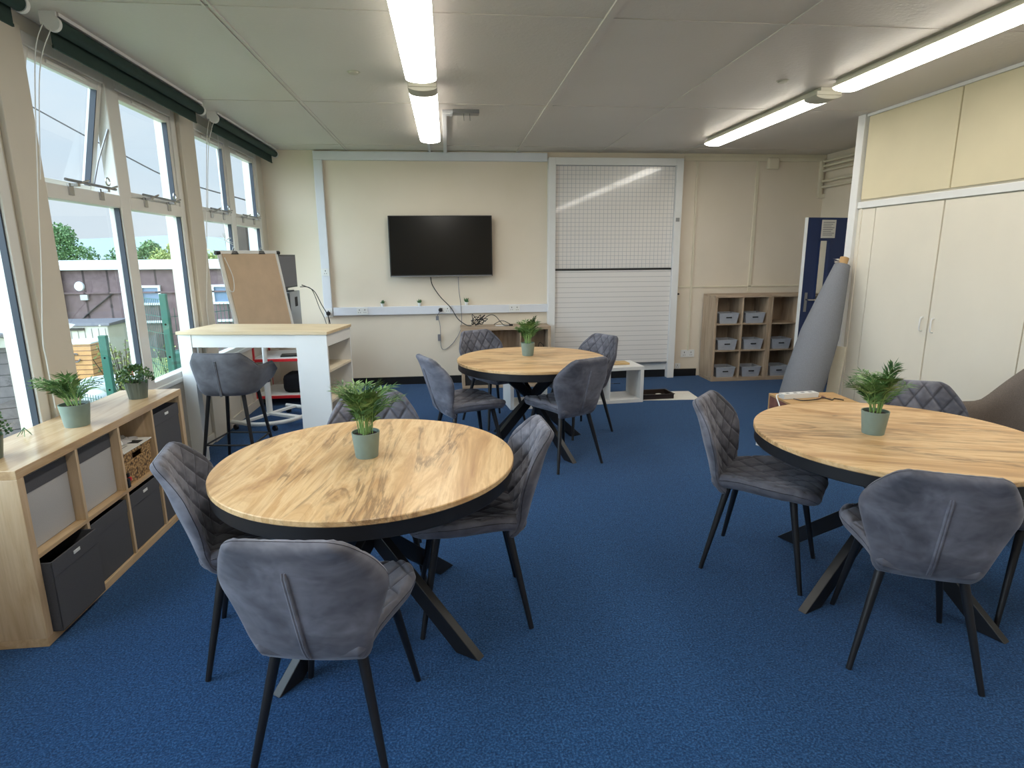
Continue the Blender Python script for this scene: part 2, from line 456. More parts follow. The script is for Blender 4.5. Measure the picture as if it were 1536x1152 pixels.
# skirting, trim on the far wall
struct(MB().box(-1.40, 1.24, YF-.016, YF, 0, .095).box(2.86, 3.20, YF-.016, YF, 0, .095).box(1.24, 2.86, YF-.016, YF, 0, .095).build('baseboard_far', M['skirt']))
struct(MB().box(XL+.04, -1.40, YF-.016, YF, 0, .095).build('baseboard_left', M['skirt']))
m = MB()
m.box(2.90, 4.72, YF-.03, YF, 2.675, 2.72); m.box(2.90, 4.74, YF-.01, YF, 2.72, ZC)
m.box(3.83, 3.872, YF-.014, YF, 1.09, 2.675); m.box(2.90, 4.74, YF-.014, YF, 1.145, 1.165)
m.box(4.655, 4.70, YF-.04, YF, 2.27, 2.68); m.box(4.655, 4.74, YF-.045, YF, 2.24, 2.29)
m.box(-1.30, 1.20, YF-.02, YF, 2.735, ZC)
struct(m.build('trim_3', M['creamgloss'], bevel=.003))
m = MB(); 
for z in (2.675, 2.62, 2.565, 2.44, 2.37): m.tube([(4.70, YF, z), (4.70, 5.3, z)], .017, 10)
tag(m.build('heating_pipes', M['creamgloss'], smooth=True), 'cream painted pipes running along the alcove wall under the ceiling', 'pipes')

# trunking
t = thing('cable_trunking', 'white plastic cable trunking framing the television wall', 'trunking', (0, YF, 0))
MB().box(-1.49, -1.395, -.045, 0, .86, 2.65).build('vertical_run', M['trunk'], t, bevel=.004)
MB().box(-1.49, 1.21, -.05, 0, 2.65, 2.745).build('top_run', M['trunk'], t, bevel=.004)
MB().box(-1.385, 1.225, -.05, 0, .875, .972).build('dado_run', M['trunk'], t, bevel=.004)
def socket(x0, x1, z0, z1, y, label, plug=None, double=True, dirx=None):
    s = thing('wall_socket', label, 'socket', ((x0+x1)/2, y, (z0+z1)/2), 0, 'white wall sockets')
    w = (x1-x0)/2; h = (z1-z0)/2
    fp = MB(); fp.box(-w, w, -.012, 0, -h, h)
    for cx in ((-w*.15, w*.15) if double else (w*.5,)): fp.box(cx-.006, cx+.006, -.016, -.012, h*.2, h*.6)
    fp.cur = 1
    for cx in ((-w*.5, w*.5) if double else (0,)):
        fp.box(cx-.004, cx+.004, -.0135, -.012, h*.15, h*.5); fp.box(cx-.014, cx-.008, -.0135, -.012, -h*.5, -h*.3); fp.box(cx+.008, cx+.014, -.0135, -.012, -h*.5, -h*.3)
    fp.build('faceplate', [M['white'], M['dark']], s)
    return s
socket(-1.107, -.978, .885, .968, YF-.05, 'white double socket on the trunking, nearest the bar table')
socket(-.118, .012, .885, .968, YF-.05, 'white double socket on the trunking below the television holding a black plug')
socket(.735, .868, .885, .968, YF-.05, 'white double socket on the trunking, nearest the whiteboard')
socket(-1.487, -1.392, .865, .965, YF-.045, 'white single socket at the bottom corner of the trunking with a black plug', double=False)
socket(-1.482, -1.398, 1.35, 1.435, YF-.045, 'small white single plate halfway up the vertical trunking', double=False)
socket(2.985, 3.165, .25, .345, YF, 'white double socket low on the wall between whiteboard and cube shelving')
socket(2.91, 2.985, .085+.015, .17, YF, 'small white plate just above the skirting beside the whiteboard', double=False)
for nm, loc in (('black plug in the socket below the television', (-.105, YF-.062, .925)), ('black plug in the corner socket beside the bar table', (-1.44, YF-.057, .905))):
    p = MB(); p.lathe([(.024, 0), (.026, .012), (.02, .03), (.0, .032)], n=16, M=Matrix.Rotation(PI/2, 4, 'X'))
    o = p.build('plug', M['blackp'], smooth=True); o.location = loc; tag(o, nm, 'plug')
m = MB(); m.tube(spline([(-1.44, YF-.08, .89), (-1.44, YF-.075, .78), (-1.47, YF-.06, .5), (-1.5, YF-.07, .11), (-1.5, YF-.08, .003)]), .004, 6)
tag(m.build('plug_cable', M['blackp'], smooth=True), 'dark cable hanging from the corner socket plug', 'cable')
m = MB(); m.box(3.062, 3.086, YF-.02, YF, .34, 2.70)
tag(m.build('conduit', M['creamgloss'], bevel=.003), 'cream vertical conduit running down to the low double socket', 'conduit')

# ceiling conduit + sensor box
m = MB(); m.box(-.01, .03, 5.40, YF, ZC-.028, ZC); m.box(-.01, .08, 5.34, 5.42, ZC-.035, ZC)
tag(m.build('ceiling_conduit', M['trunk'], bevel=.003), 'white trunking on the ceiling running from grey plate to far wall', 'conduit')
t = thing('ceiling_bracket', 'grey metal mounting plate on the ceiling with dangling wires', 'bracket', (.18, 5.37, ZC))
MB().box(-.10, .12, -.05, .05, -.03, 0).build('plate', M['alu'], t, bevel=.003)
for x_ in (-.01, .04): MB().tube([(x_, -.03, -.03), (x_+.002, -.035, -.088)], .002, 5).build('wire', M['dark'], t)
m = MB(); m.box(-.03, -.005, YF-.55, YF, ZC-.02, ZC); m.x = None
m.v = [(x-.15, y, z) for x, y, z in m.v]
tag(m.build('lamp_feed_trunking', M['trunk']), 'short white trunking on the ceiling beyond the left lamp row', 'conduit')
for lab, (x, y) in (('small round cream disc on the ceiling, left one near the windows', (-.58, 4.35)), ('small round cream disc on the ceiling, right one near the right lamp row', (2.395, 4.33))):
    m = MB(); m.lathe([(0, -.012), (.03, -.012), (.034, -.003), (.045, 0)], n=24)
    o = m.build('ceiling_disc', M['lampbody'], smooth=True); o.location = (x, y, ZC); tag(o, lab, 'ceiling disc', 'round ceiling discs')
# alarm box
t = thing('alarm_sounder', 'small cream rounded box high on the far wall near the alcove', 'wall box', (4.03, YF, 2.655))
MB().box(-.075, .075, -.06, 0, -.075, .06).build('case', M['creamgloss'], t, bevel=.018)
MB().box(-.01, .01, -.02, 0, .06, .075).build('cable_entry', M['creamgloss'], t)

# ------------------------------------------------------------ lamps
def lamp(x, y0, y1, label, group):
    t = thing('ceiling_lamp', label, 'lamp', (x, 0, ZC), 0, group)
    MB().box(-.06, .06, y0-.15, y1+.03, -.03, 0).box(-.098, .098, y0-.165, y1+.004, -.056, -.028).build('body', M['lampbody'], t, bevel=.004)
    W = .10; prof = []
    for k in range(13):
        a = PI*k/12; prof.append((-W*math.cos(a), -.058-.026*math.sin(a)))
    poly = prof[:]
    def ext(ya, yb):
        m = MB(); n_ = len(poly)
        vs = [(p[0], yy, p[1]) for yy in (ya, yb) for p in poly]
        return m.add(vs, [tuple(range(n_-1, -1, -1)), tuple(range(n_, 2*n_))]+[(i, (i+1) % n_, n_+(i+1) % n_, n_+i) for i in range(n_)])
    d = ext(y0, y1).build('diffuser', M['lamp'], t, smooth=True)
    ext(y0-.165, y0-.002).build('end_cap', M['lampbody'], t, smooth=True)
for x, s, g in ((-.137, 'left', 'left row of tube lamps'), (2.83, 'right', 'right row of tube lamps')):
    lamp(x, 4.61, 6.40, 'white tube lamp on the ceiling, far one of the %s row' % s, g)
    lamp(x, 2.45, 4.26, 'long white tube lamp on the ceiling, near one of the %s row' % s, g)
    lamp(x, .29, 2.10, 'white tube lamp above the camera in the %s row' % s, g)
    lamp(x, -1.87, -.06, 'white tube lamp behind the camera in the %s row' % s, g)

# ------------------------------------------------------------ blinds
m = MB(); rnd = random.Random(5)
for k in range(22):
    d = Vector((rnd.gauss(0, 1), rnd.gauss(0, 1), rnd.gauss(0, 1))).normalized()
    m.tube([(0, 0, 0), d*rnd.uniform(.05, .085)], .0016, 4)
m.tube([(0, 0, 0), (.0, 0, .30), (.04, 0, .98)], .0014, 4)
o = m.build('hanging_ornament', M['white']); o.location = (-1.985, 5.73, 1.72)
tag(o, 'white spiky ornament hanging on a thread before the window, above flip chart', 'ornament')
t = thing('timber_plank', 'pale narrow plank leaning behind the grey fabric roll', 'plank', (3.53, 5.08, 0), R(-62))
MB().box(-.055, .055, -.01, .01, .002, .72, Matrix.Rotation(R(-7), 4, 'X')).build('board', M['creamgloss'], t, bevel=.002)
MB().box(-.05, .05, -.012, -.009, .02, .10, Matrix.Rotation(R(-7), 4, 'X')).build('end_band', M['ink'], t)
def blind(y0, y1, label, cords=True):
    t = thing('roller_blind', label, 'blind', (0, 0, 0), 0, 'green roller blinds')
    m = MB(); m.tube([(-1.90, y0+.03, 2.705), (-1.90, y1-.03, 2.705)], .034, 20); m.build('roller', M['green'], t, smooth=True)
    MB().box(-1.937, -1.933, y0+.05, y1-.03, 2.615, 2.70).build('fabric', M['green'], t)
    MB().box(-1.94, -1.93, y0+.05, y1-.03, 2.605, 2.618).build('hem_bar', M['green'], t)
    MB().box(-1.96, -1.875, y0+.03, y1-.03, 2.742, ZC).build('head_rail', M['white'], t)
    for yy in (y0+.005, y1-.028):
        m = MB(); m.tube([(-1.90, yy, 2.705), (-1.90, yy+.022, 2.705)], .038, 24)
        m.box(-1.955, -1.88, yy+.004, yy+.018, 2.70, ZC)
        m.build('bracket', M['white'], t, smooth=True)
    if cords:
        m = MB()
        m.tube(spline([(-1.92, y0-.03, 2.69), (-1.93, y0-.12, 2.5), (-1.97, y0-.19, 1.92), (-2.0, y0-.22, 1.53), (-2.025, y0-.26, 1.19), (-2.03, y0-.255, 1.07), (-2.03, y0-.25, .82)]), .0026, 5)
        m.tube(spline([(-1.90, y0-.01, 2.67), (-1.93, y0-.10, 2.45), (-1.965, y0-.17, 1.95)]), .0024, 5)
        m.build('pull_cord', M['white'], t, smooth=True)
blind(3.44, 5.27, 'dark green roller blind rolled up above the middle window')
blind(5.52, 7.34, 'dark green roller blind rolled up above the window nearest the far wall')
blind(1.40, 3.24, 'dark green roller blind cut off by the upper left picture corner')

# ------------------------------------------------------------ cupboards (right)
t = thing('fitted_cupboard', 'full-height cream fitted cupboards with upper panels and flat doors', 'cupboard', (XC, 0, 0))
MB().box(.02, 1.0, YB, 5.33, 0, ZC).build('carcass', M['cup'], t)
m = MB()
joint = [5.24, 4.255, 3.27, 2.29, 1.3, .3, -.7, -1.7, YB]
for a, b in zip(joint[1:], joint): m.box(.0, .02, a+.006, b-.006, 2.03, 2.735)
m.build('upper_panel', M['cupup'], t, bevel=.004)
m = MB(); m.box(-.012, .02, YB, 5.33, 1.955, 2.012); m.box(-.012, .02, YB, 5.33, 2.735, ZC)
m.box(-.03, .02, 5.25, 5.345, 0, ZC)
m.build('white_rail', M['white'], t, bevel=.004)
m = MB(); m.box(.004, .02, 5.03, 5.25, .05, 1.95); m.box(-.006, .02, 5.195, 5.22, 0, 1.955); m.box(-.006, .02, YB, 5.25, 0, .05)
for y in (3.43, 1.80, .15): m.box(-.004, .02, y, y+.06, .05, 1.95)
m.build('door_frame', M['cup'], t, bevel=.002)
dl = [(4.285, 5.02, 4.335), (3.50, 4.277, 4.225), (2.66, 3.42, 2.71), (1.87, 2.652, 2.6), (1.04, 1.79, 1.09), (.22, 1.03, .98)]
for a, b, h in dl:
    d = MB().box(0, .02, a+.003, b-.003, .055, 1.947).build('door', M['cup'], t, bevel=.002)
    q = MB(); pts = [(0, h, .955), (-.018, h, .958), (-.024, h, .975), (-.024, h, 1.045), (-.018, h, 1.062), (0, h, 1.065)]
    q.tube(pts, .0055, 8); q.build('handle', M['white'], d, smooth=True)

# ------------------------------------------------------------ whiteboard
t = thing('roller_whiteboard', 'tall white roller whiteboard, gridded above and lined below', 'whiteboard', (0, YF, 0))
m = MB(); m.box(1.217, 1.303, -.10, 0, 0.10, 2.69); m.box(2.778, 2.865, -.10, 0, 0.0, 2.69); m.box(1.303, 2.778, -.10, 0, 2.605, 2.69)
m.build('frame', M['white'], t, bevel=.004)
MB().box(1.305, 2.776, -.05, -.03, 1.40, 2.603).build('grid_board', M['grid'], t)
MB().box(1.305, 2.776, -.065, -.04, .205, 1.385).build('lined_board', M['lines'], t)
MB().box(1.305, 2.776, -.075, -.03, 1.378, 1.398).build('black_divider', M['blackp'], t)
MB().box(1.305, 2.776, -.03, 0, .10, .24).build('lower_panel', M['white'], t)
m = MB(); m.box(1.305, 2.776, -.075, -.06, .195, .212); m.box(2.56, 2.70, -.085, -.06, .193, .214); m.build('bottom_rail', M['alu'], t, bevel=.002)
MB().box(2.795, 2.84, -.106, -.10, 1.955, 2.0).build('switch_plate', M['alu'], t)
m = MB(); m.tube([(2.89, -.01, 1.07), (2.90, -.045, 1.07)], .012, 10); m.build('peg', M['dark'], t)
m = MB(); m.box(2.81, 2.825, -.103, -.10, 1.985, 1.995); m.build('switch_mark', M['dark'], t)

# ------------------------------------------------------------ television
t = thing('television', 'black flat-screen television mounted on the cream wall', 'television', (-.073, YF-.10, 1.679))
MB().box(-.607, .607, -.02, .02, -.352, .352).build('case', M['blackp'], t, bevel=.005)
MB().box(-.594, .594, -.0215, -.019, -.328, .342).build('screen', M['screen'], t)
MB().box(-.35, .35, .02, .055, -.25, .2).build('rear_housing', M['blackp'], t, bevel=.01)
MB().box(-.2, .2, .05, .098, -.12, .12).build('wall_mount', M['blackp'], t)
MB().box(-.600, .600, -.0225, -.018, -.350, -.340).build('lower_trim', M['alu'], t)
MB().box(-.012, .012, -.0235, -.022, -.350, -.344).build('badge', M['chrome'], t)
m = MB()
m.tube(spline([(-.21, YF-.08, 1.32), (-.19, YF-.06, 1.22), (-.10, YF-.06, 1.08), (.02, YF-.07, .95), (.10, YF-.12, .82), (.20, YF-.2, .75), (.26, YF-.24, .745)]), .0055, 6)
tag(m.build('television_cable', M['blackp'], smooth=True), 'thick black cable curving down from television to low shelf', 'cable')
m = MB()
m.tube(spline([(.12, YF-.08, 1.32), (.125, YF-.06, 1.15), (.145, YF-.06, .95), (.14, YF-.03, .70), (.06, YF-.02, .54), (-.03, YF-.015, .45), (-.09, YF-.015, .43), (-.115, YF-.015, .48), (-.115, YF-.015, .60), (-.12, YF-.02, .75), (-.145, YF-.06, .85), (-.11, YF-.10, .91)]), .0035, 6)
m.box(-.150, -.115, YF-.03, YF-.008, .54, .62); m.box(-.165, -.13, YF-.07, YF-.058, .80, .85)
tag(m.build('looped_cable', M['ink'], smooth=True), 'thin grey cable looping against the wall below the television plug', 'cable')

# succulents on the trunking
def succulent(name_l, loc, seed, kind):
    rnd = random.Random(seed)
    t = thing('potted_succulent', name_l, 'plant', loc, 0, 'tiny succulents on the trunking')
    m = MB(); m.lathe([(0, 0), (.017, 0), (.022, .04), (.019, .04), (.018, .034), (0, .034)], n=20); m.build('pot', M['white'], t, smooth=True)
    m = MB()
    for k in range(16):
        a = rnd.uniform(0, 2*PI); e = rnd.uniform(.3, 1.35); L = rnd.uniform(.035, .055)*kind
        d = Vector((math.cos(a)*math.cos(e), math.sin(a)*math.cos(e)*.6, math.sin(e)))
        m.tube([Vector((0, 0, .034)), Vector((0, 0, .036))+d*L*.5, Vector((0, 0, .036))+d*L], [.003, .008, .001], 6)
    m.build('leaves', M['succ'], t, smooth=True)
succulent('tiny round succulent in white pot on trunking, left of three', (-.80, YF-.026, .972), 1, .95)
succulent('tiny yellowish succulent in white pot on trunking, middle of three', (-.357, YF-.026, .972), 2, 1.0)
succulent('tiny tall succulent in white pot on trunking, right of three', (.215, YF-.026, .972), 3, 1.25)

# ------------------------------------------------------------ chairs
def interp(tab, t):
    for (a, va), (b, vb) in zip(tab, tab[1:]):
        if t <= b:
            k = (t-a)/(b-a) if b > a else 0; k = max(0, min(1, k))
            if isinstance(va, tuple): return tuple(x+(y-x)*k for x, y in zip(va, vb))
            return va+(vb-va)*k
    return tab[-1][1]
def smooth_tab(tab, n=40, it=4):
    t0, t1 = tab[0][0], tab[-1][0]
    ts = [t0+(t1-t0)*i/n for i in range(n+1)]; vs = [interp(tab, t) for t in ts]
    for _ in range(it):
        nv = vs[:]
        for i in range(1, n):
            if isinstance(vs[i], tuple): nv[i] = tuple((a+2*b+c)/4 for a, b, c in zip(vs[i-1], vs[i], vs[i+1]))
            else: nv[i] = (vs[i-1]+2*vs[i]+vs[i+1])/4
        vs = nv
    return list(zip(ts, vs))
def cushion(widths, path, thick, wrap, quilt=True, nu=96, nt=100, edge=.03, flipq=1, qd=.0085):
    """widths: [(t, halfwidth)], path: [(t,(u,z))] centre line, wrap(s,t)->offset along normal"""
    W = smooth_tab(widths, 60, 3); P = smooth_tab(path, 60, 6)
    L = sum(math.dist(P[i][1], P[i+1][1]) for i in range(len(P)-1))
    def surf(s, t):
        w = interp(W, t); u, z = interp(P, t)
        e = .01; a = interp(P, max(0, t-e)); b = interp(P, min(1, t+e))
        tu, tz = b[0]-a[0], b[1]-a[1]; ln = math.hypot(tu, tz) or 1
        nu_, nz_ = tz/ln*flipq, -tu/ln*flipq            # sitter-side normal in u-z plane
        o = wrap(s, t)
        return Vector((u+nu_*o, s*w, z+nz_*o)), Vector((nu_, 0, nz_)), w
    front = []; back = []; shade_f = []
    for j in range(nt+1):
        tt = j/nt; t = tt
        # round the end corners: pull the width in near both ends
        for i in range(nu+1):
            s = math.sin((i/nu*2-1)*PI/2*.999)*.35+(i/nu*2-1)*.65
            p, nrm, w = surf(s, t)
            d = min((1-abs(s))*w, t*L, (1-t)*L)
            k = min(d/edge, 1); off = thick/2*math.sqrt(max(0, 1-(1-k)**2))
            a, b = s*w, t*L
            q = 0; g = 0
            if quilt:
                g = 0
                for sg in (1, -1):
                    ph = a/.088+sg*b/.135+(.0)
                    dd = abs(ph-round(ph)); g = max(g, math.exp(-(dd/.10)**2))
                q = -qd*g*min(1, k*1.5)+.002
            # soft inflate sideways direction
            front.append(p+nrm*(off+q)); back.append(p-nrm*off); shade_f.append(max(0, (g-.55)/.45)*min(1, k))
    m = MB(); n1 = nu+1; N = len(front)
    fs = []
    for j in range(nt):
        for i in range(nu):
            a = j*n1+i; fs.append((a, a+1, a+n1+1, a+n1)); fs.append((N+a, N+a+n1, N+a+n1+1, N+a+1))
    m.add(front+back, fs); m.stitch = shade_f+[0.0]*N  # stitch carries the painted groove shade, front face only
    return m, surf
BW_ = [(0, .150), (.06, .172), (.2, .19), (.4, .222), (.56, .245), (.64, .244), (.78, .216), (.9, .182), (.97, .16), (1, .125)]
BP_ = [(0, (-.150, .400)), (.08, (-.192, .428)), (.2, (-.228, .49)), (.5, (-.268, .622)), (1, (-.335, .855))]
def bwrap(s, t):
    k = math.sin(min(1, t/.6)*PI/2) if t < .6 else math.cos((t-.6)/.4*PI/2)
    return .072*abs(s)**2.2*max(.0, k)
SW_ = [(0, .145), (.05, .172), (.2, .19), (.4, .225), (.55, .245), (.7, .245), (.84, .218), (.94, .175), (1, .12)]
SP_ = [(0, (-.215, .430)), (.1, (-.18, .447)), (.5, (.02, .452)), (.8, (.17, .462)), (.93, (.235, .455)), (1, (.262, .428))]
def swrap(s, t):
    k = math.sin(PI*min(1, max(0, (t+.12)/1.15)))
    return .050*abs(s)**2.4*k-.004
def make_chair():
    t = thing('dining_chair', 'x', 'chair')
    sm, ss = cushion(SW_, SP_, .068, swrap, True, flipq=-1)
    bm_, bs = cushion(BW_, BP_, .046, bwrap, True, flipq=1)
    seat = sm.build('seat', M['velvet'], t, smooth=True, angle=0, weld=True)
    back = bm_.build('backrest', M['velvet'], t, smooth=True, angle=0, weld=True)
    # piping on the outside of the back
    pts = []
    for k in range(0, 25):
        tt = .10+.72*k/24; p, nrm, w = bs(0, tt); pts.append(p-nrm*.0245)
    r = [.002]+[.0055]*23+[.002]
    pp = MB(); pp.tube([p+Vector((0, .004, 0)) for p in pts], r, 8); pp.tube([p-Vector((0, .004, 0)) for p in pts], r, 8)
    pp.build('piping', M['velvet'], back, smooth=True)
    for (tu, tv, fu, fv) in ((.155, .135, .232, .207), (.155, -.135, .232, -.207), (-.145, .125, -.232, .213), (-.145, -.125, -.232, -.213)):
        lg = MB(); lg.tube([(tu, tv, .432), (tu+(fu-tu)*.03, tv+(fv-tv)*.03, .42), (fu, fv, 0)], [.018, .0175, .0105], 16)
        o = lg.build('leg', M['black'], t, smooth=True)
    fr = MB()
    for v in (-.125, .125): fr.bar((-.13, v*.8, .432), (.14, v*.8, .432), .03, .012)
    for u in (-.14, .15): fr.bar((u*.9, -.11, .430), (u*.9, .11, .430), .03, .012)
    fr.build('seat_frame', M['black'], t)
    return t
chair0 = make_chair()
CH = [ # x, y, facing angle, label
 (-.400, 1.79, 81, 'foreground grey velvet chair at the near left table, smooth back to the camera'),
 (-.771, 2.333, 12, 'grey quilted velvet chair between the window-side shelving and near left table'),
 (.068, 2.455, 183, 'grey quilted velvet chair right of the near left table, seen side-on'),
 (-.385, 2.85, -83, 'grey quilted velvet chair beyond the near left table, only its back top showing'),
 (1.551, 2.664, -40, 'grey quilted velvet chair left of the right-hand table, whole side view'),
 (1.783, 1.972, 63.8, 'grey velvet chair before the right-hand table, smooth back to the camera'),
 (2.56, 2.17, 165, 'grey velvet chair cut off by the right picture edge, at the right-hand table'),
 (2.47, 2.75, -117, 'grey quilted velvet chair beyond the right-hand table, only its back top showing'),
 (.835, 4.345, 117.7, 'grey velvet chair in front of the back table, its back turned to the camera'),
 (1.13, 5.12, 208.6, 'grey quilted velvet chair on the far right of the back table, facing left'),
 (.40, 5.52, -62, 'grey quilted velvet chair behind the back table on its left, facing the camera'),
 (.11, 4.44, 22, 'grey velvet chair left of the back table, smooth outer back towards the camera'),
]
GR = 'grey velvet dining chairs around the tables'
for i, (x, y, a, lab) in enumerate(CH):
    if i == 0:
        chair0.location = (x, y, 0); chair0.rotation_euler = (0, 0, R(a)); chair0['label'] = lab; chair0['group'] = GR
    else: dup(chair0, (x, y, 0), R(a), lab, GR)

# ------------------------------------------------------------ tables
def make_table():
    t = thing('round_table', 'x', 'table')
    m = MB(); r = .605
    m.lathe([(0, .727), (r-.004, .727), (r, .731), (r, .747), (r-.003, .75), (0, .75)], n=96)
    m.build('tabletop', M['wood'], t, smooth=True)
    m = MB(); m.lathe([(.52, .672), (.594, .672), (.598, .676), (.598, .727), (.52, .727)], n=96)
    m.v.append(m.v[0]); m.v.pop()
    m.build('apron', M['black'], t, smooth=True)
    m = MB(); m.lathe([(0, .700), (.30, .700), (.30, .727), (0, .727)], n=48); m.build('mounting_plate', M['black'], t)
    return t
table_top0 = make_table()
def leg_parts(t, feet_deg):
    for k, a in enumerate(feet_deg):
        d = Vector((math.cos(R(a)), math.sin(R(a)), 0)); side = Vector((-d.y, d.x, 0))
        A = d*.49; B = -d*.33
        m = MB(); top, bot = .705, 0.0
        # slanted bar cut flat at the floor and at the top; tall in its own plane, 40 mm across
        hw = .055; th = .02
        vs = []
        for s in (-1, 1):
            for P, z in ((A, bot), (B, top)):
                for q in (-1, 1):
                    p = P + d*hw*q + side*th*s; vs.append((p.x, p.y, z))
        m.add(vs, [(0,1,3,2), (4,6,7,5), (0,4,5,1), (2,3,7,6), (0,2,6,4), (1,5,7,3)])
        m.build('leg', M['black'], t, bevel=.003)
def place_table(t, x, y, grain, feet, label):
    t.location = (x, y, 0); t.rotation_euler = (0, 0, R(grain)); t['label'] = label; t['group'] = 'round oak-topped tables'
    leg_parts(t, [f-grain for f in feet])
tb = [table_top0, dup(table_top0, (0, 0, 0), 0, ''), dup(table_top0, (0, 0, 0), 0, '')]
place_table(tb[0], -.354, 2.400, 84, (-36, 54, 144, 234), 'round oak-topped table with black crossed legs, nearest on the left')
place_table(tb[1], .655, 4.73, 0, (-60, 30, 120, 210), 'round oak-topped table with black crossed legs, farthest, before the low shelf')
place_table(tb[2], 2.028, 2.43, -23, (22, 112, 202, 292), 'round oak-topped table with black crossed legs, cut off at the right')

# ------------------------------------------------------------ plants
def palm(label, loc, seed, h=.24, nf=11, lean=(0, 0), pr=.058, ph=.108, pot='greenpot', spread=1.0, name='potted_palm'):
    rnd = random.Random(seed)
    t = thing(name, label, 'plant', loc)
    m = MB(); m.lathe([(0, 0), (pr*.78, 0), (pr*.80, .003), (pr, ph), (pr*.93, ph), (pr*.91, ph-.014), (0, ph-.014)], n=40); m.build('pot', M[pot], t, smooth=True)
    m = MB(); m.lathe([(0, ph-.006), (pr*.5, ph-.009), (pr*.915, ph-.0135)], n=24); m.build('soil', M['soil'], t, smooth=True)
    st = MB(); lf = MB()
    for k in range(nf):
        a = 2.4*k+rnd.uniform(-.3, .3); out = (.25+.75*((k*.618) % 1))*spread
        H = h*(1.02-.42*out)*rnd.uniform(.62, 1.08); rad = .125*out
        ca, sa = math.cos(a), math.sin(a)
        base = Vector((ca*rnd.uniform(.008, .030), sa*rnd.uniform(.008, .030), ph-.012))
        m1 = base+Vector((ca*rad*.12+lean[0]*.2, sa*rad*.12+lean[1]*.2, H*.42))
        m2 = base+Vector((ca*rad*.42+lean[0]*.6, sa*rad*.42+lean[1]*.6, H*.85))
        tip = base+Vector((ca*rad+lean[0], sa*rad+lean[1], H*1.0+.012))
        pts = spline([base, m1, m2, tip], 6)
        st.tube(pts, [.0024-.0015*i/len(pts) for i in range(len(pts))], 5)
        n0 = 5 if out > .5 else 7
        for i in range(n0, len(pts)):
            p = pts[i]; tg = (pts[min(i+1, len(pts)-1)]-pts[i-1]).normalized()
            sd = tg.cross(Vector((0, 0, 1)))
            if sd.length < .25: sd = Vector((sa, -ca, 0))
            sd.normalize(); f = (i-n0)/(len(pts)-n0)
            for sg in (-1, 1):
                L = (.030+.045*math.sin(PI*(.15+.75*f)))*rnd.uniform(.85, 1.15); W = .0039
                d = (sd*sg*rnd.uniform(.75, 1)+tg*rnd.uniform(.55, 1.0)+Vector((0, 0, rnd.uniform(-.2, .25)))).normalized()
                up = d.cross(tg).normalized(); wv = d.cross(up).normalized()
                q1 = p+d*L*.4+Vector((0, 0, .003)); q2 = p+d*L+Vector((0, 0, -.006))
                lf.add([p, q1-wv*W, q2, q1+wv*W], [(0, 1, 2, 3)])
        p = pts[-1]; tg = (pts[-1]-pts[-2]).normalized(); wv = tg.cross(Vector((0, 0, 1))).normalized()*.0033
        lf.add([p, p+tg*.02-wv, p+tg*.05, p+tg*.02+wv], [(0, 1, 2, 3)])
    st.build('stem', M['stem'], t, smooth=True); lf.build('foliage', M['palm'], t)
    return t
palm('potted palm in sage green pot on the near left round table', (-.362, 2.425, .75), 11, h=.245, nf=26)
palm('potted palm in sage green pot on the farthest round table', (.642, 4.86, .75), 12, h=.20, nf=20, spread=.72)
palm('potted palm in sage green pot on the right-hand round table', (1.935, 2.45, .75), 13, h=.22, nf=24, spread=1.0)
palm('potted palm leaning left in sage green pot on the window-side shelving', (-1.835, 3.02, .77), 14, h=.15, nf=18, lean=(-.04, -.01), spread=1.0, pr=.066, ph=.11)
def bushy(label, loc, seed, pr=.062, ph=.098, R_=.095, Hh=.085, n=520):
    rnd = random.Random(seed)
    t = thing('potted_herb', label, 'plant', loc)
    N = 48; m = MB(); prof = [(0, 0), (pr*.78, 0), (pr, ph), (pr*.93, ph), (pr*.9, ph-.012), (0, ph-.012)]
    m.lathe(prof, n=N)
    vs = []
    for idx, v in enumerate(m.v):
        k = idx//len(prof); j = idx % len(prof)
        s = 1.0-(.035 if (k % 4) in (0,) and j in (1, 2) else 0)
        vs.append((v[0]*s, v[1]*s, v[2]))
    m.v = vs; m.build('pot', M['ribpot'], t, smooth=True, angle=20)
    m = MB(); m.lathe([(0, ph-.005), (pr*.9, ph-.011)], n=24); m.build('soil', M['soil'], t)
    lf = MB()
    for k in range(n):
        a = rnd.uniform(0, 2*PI); e = rnd.uniform(-.15, 1)*PI/2; rr = rnd.uniform(.45, 1)**.5
        c = Vector((math.cos(a)*math.cos(e)*R_*rr, math.sin(a)*math.cos(e)*R_*rr, ph+.006+Hh*max(0, math.sin(e)*rr)+.01*rnd.random()))
        d = Vector((rnd.gauss(0, 1), rnd.gauss(0, 1), rnd.gauss(.3, 1))).normalized(); w = d.orthogonal().normalized()*.0055
        L = rnd.uniform(.012, .019)
        lf.add([c, c+d*L*.5-w, c+d*L, c+d*L*.5+w], [(0, 1, 2, 3)])
    for k in range(26):
        a = rnd.uniform(0, 2*PI); r = rnd.uniform(.3, .85)*R_
        lf.tube([(math.cos(a)*.01, math.sin(a)*.01, ph-.012), (math.cos(a)*r*.6, math.sin(a)*r*.6, ph+Hh*.4), (math.cos(a)*r, math.sin(a)*r, ph+Hh*.8)], .0012, 4)
    lf.build('foliage', M['bush'], t)
bushy('bushy small-leaved plant in ribbed grey pot on the far end of window-side shelving', (-1.83, 3.60, .77), 5)
bushy('bushy small-leaved plant in grey pot on shelving, cut off by the left picture edge', (-1.90, 2.53, .77), 6, R_=.09, Hh=.11)
m = MB()
for k, a in enumerate((0, 1.4, 2.6, 3.9, 5.2)):
    m.tube([(0, 0, .04), (math.cos(a)*.03, math.sin(a)*.03, .004)], [.002, .0015], 5)
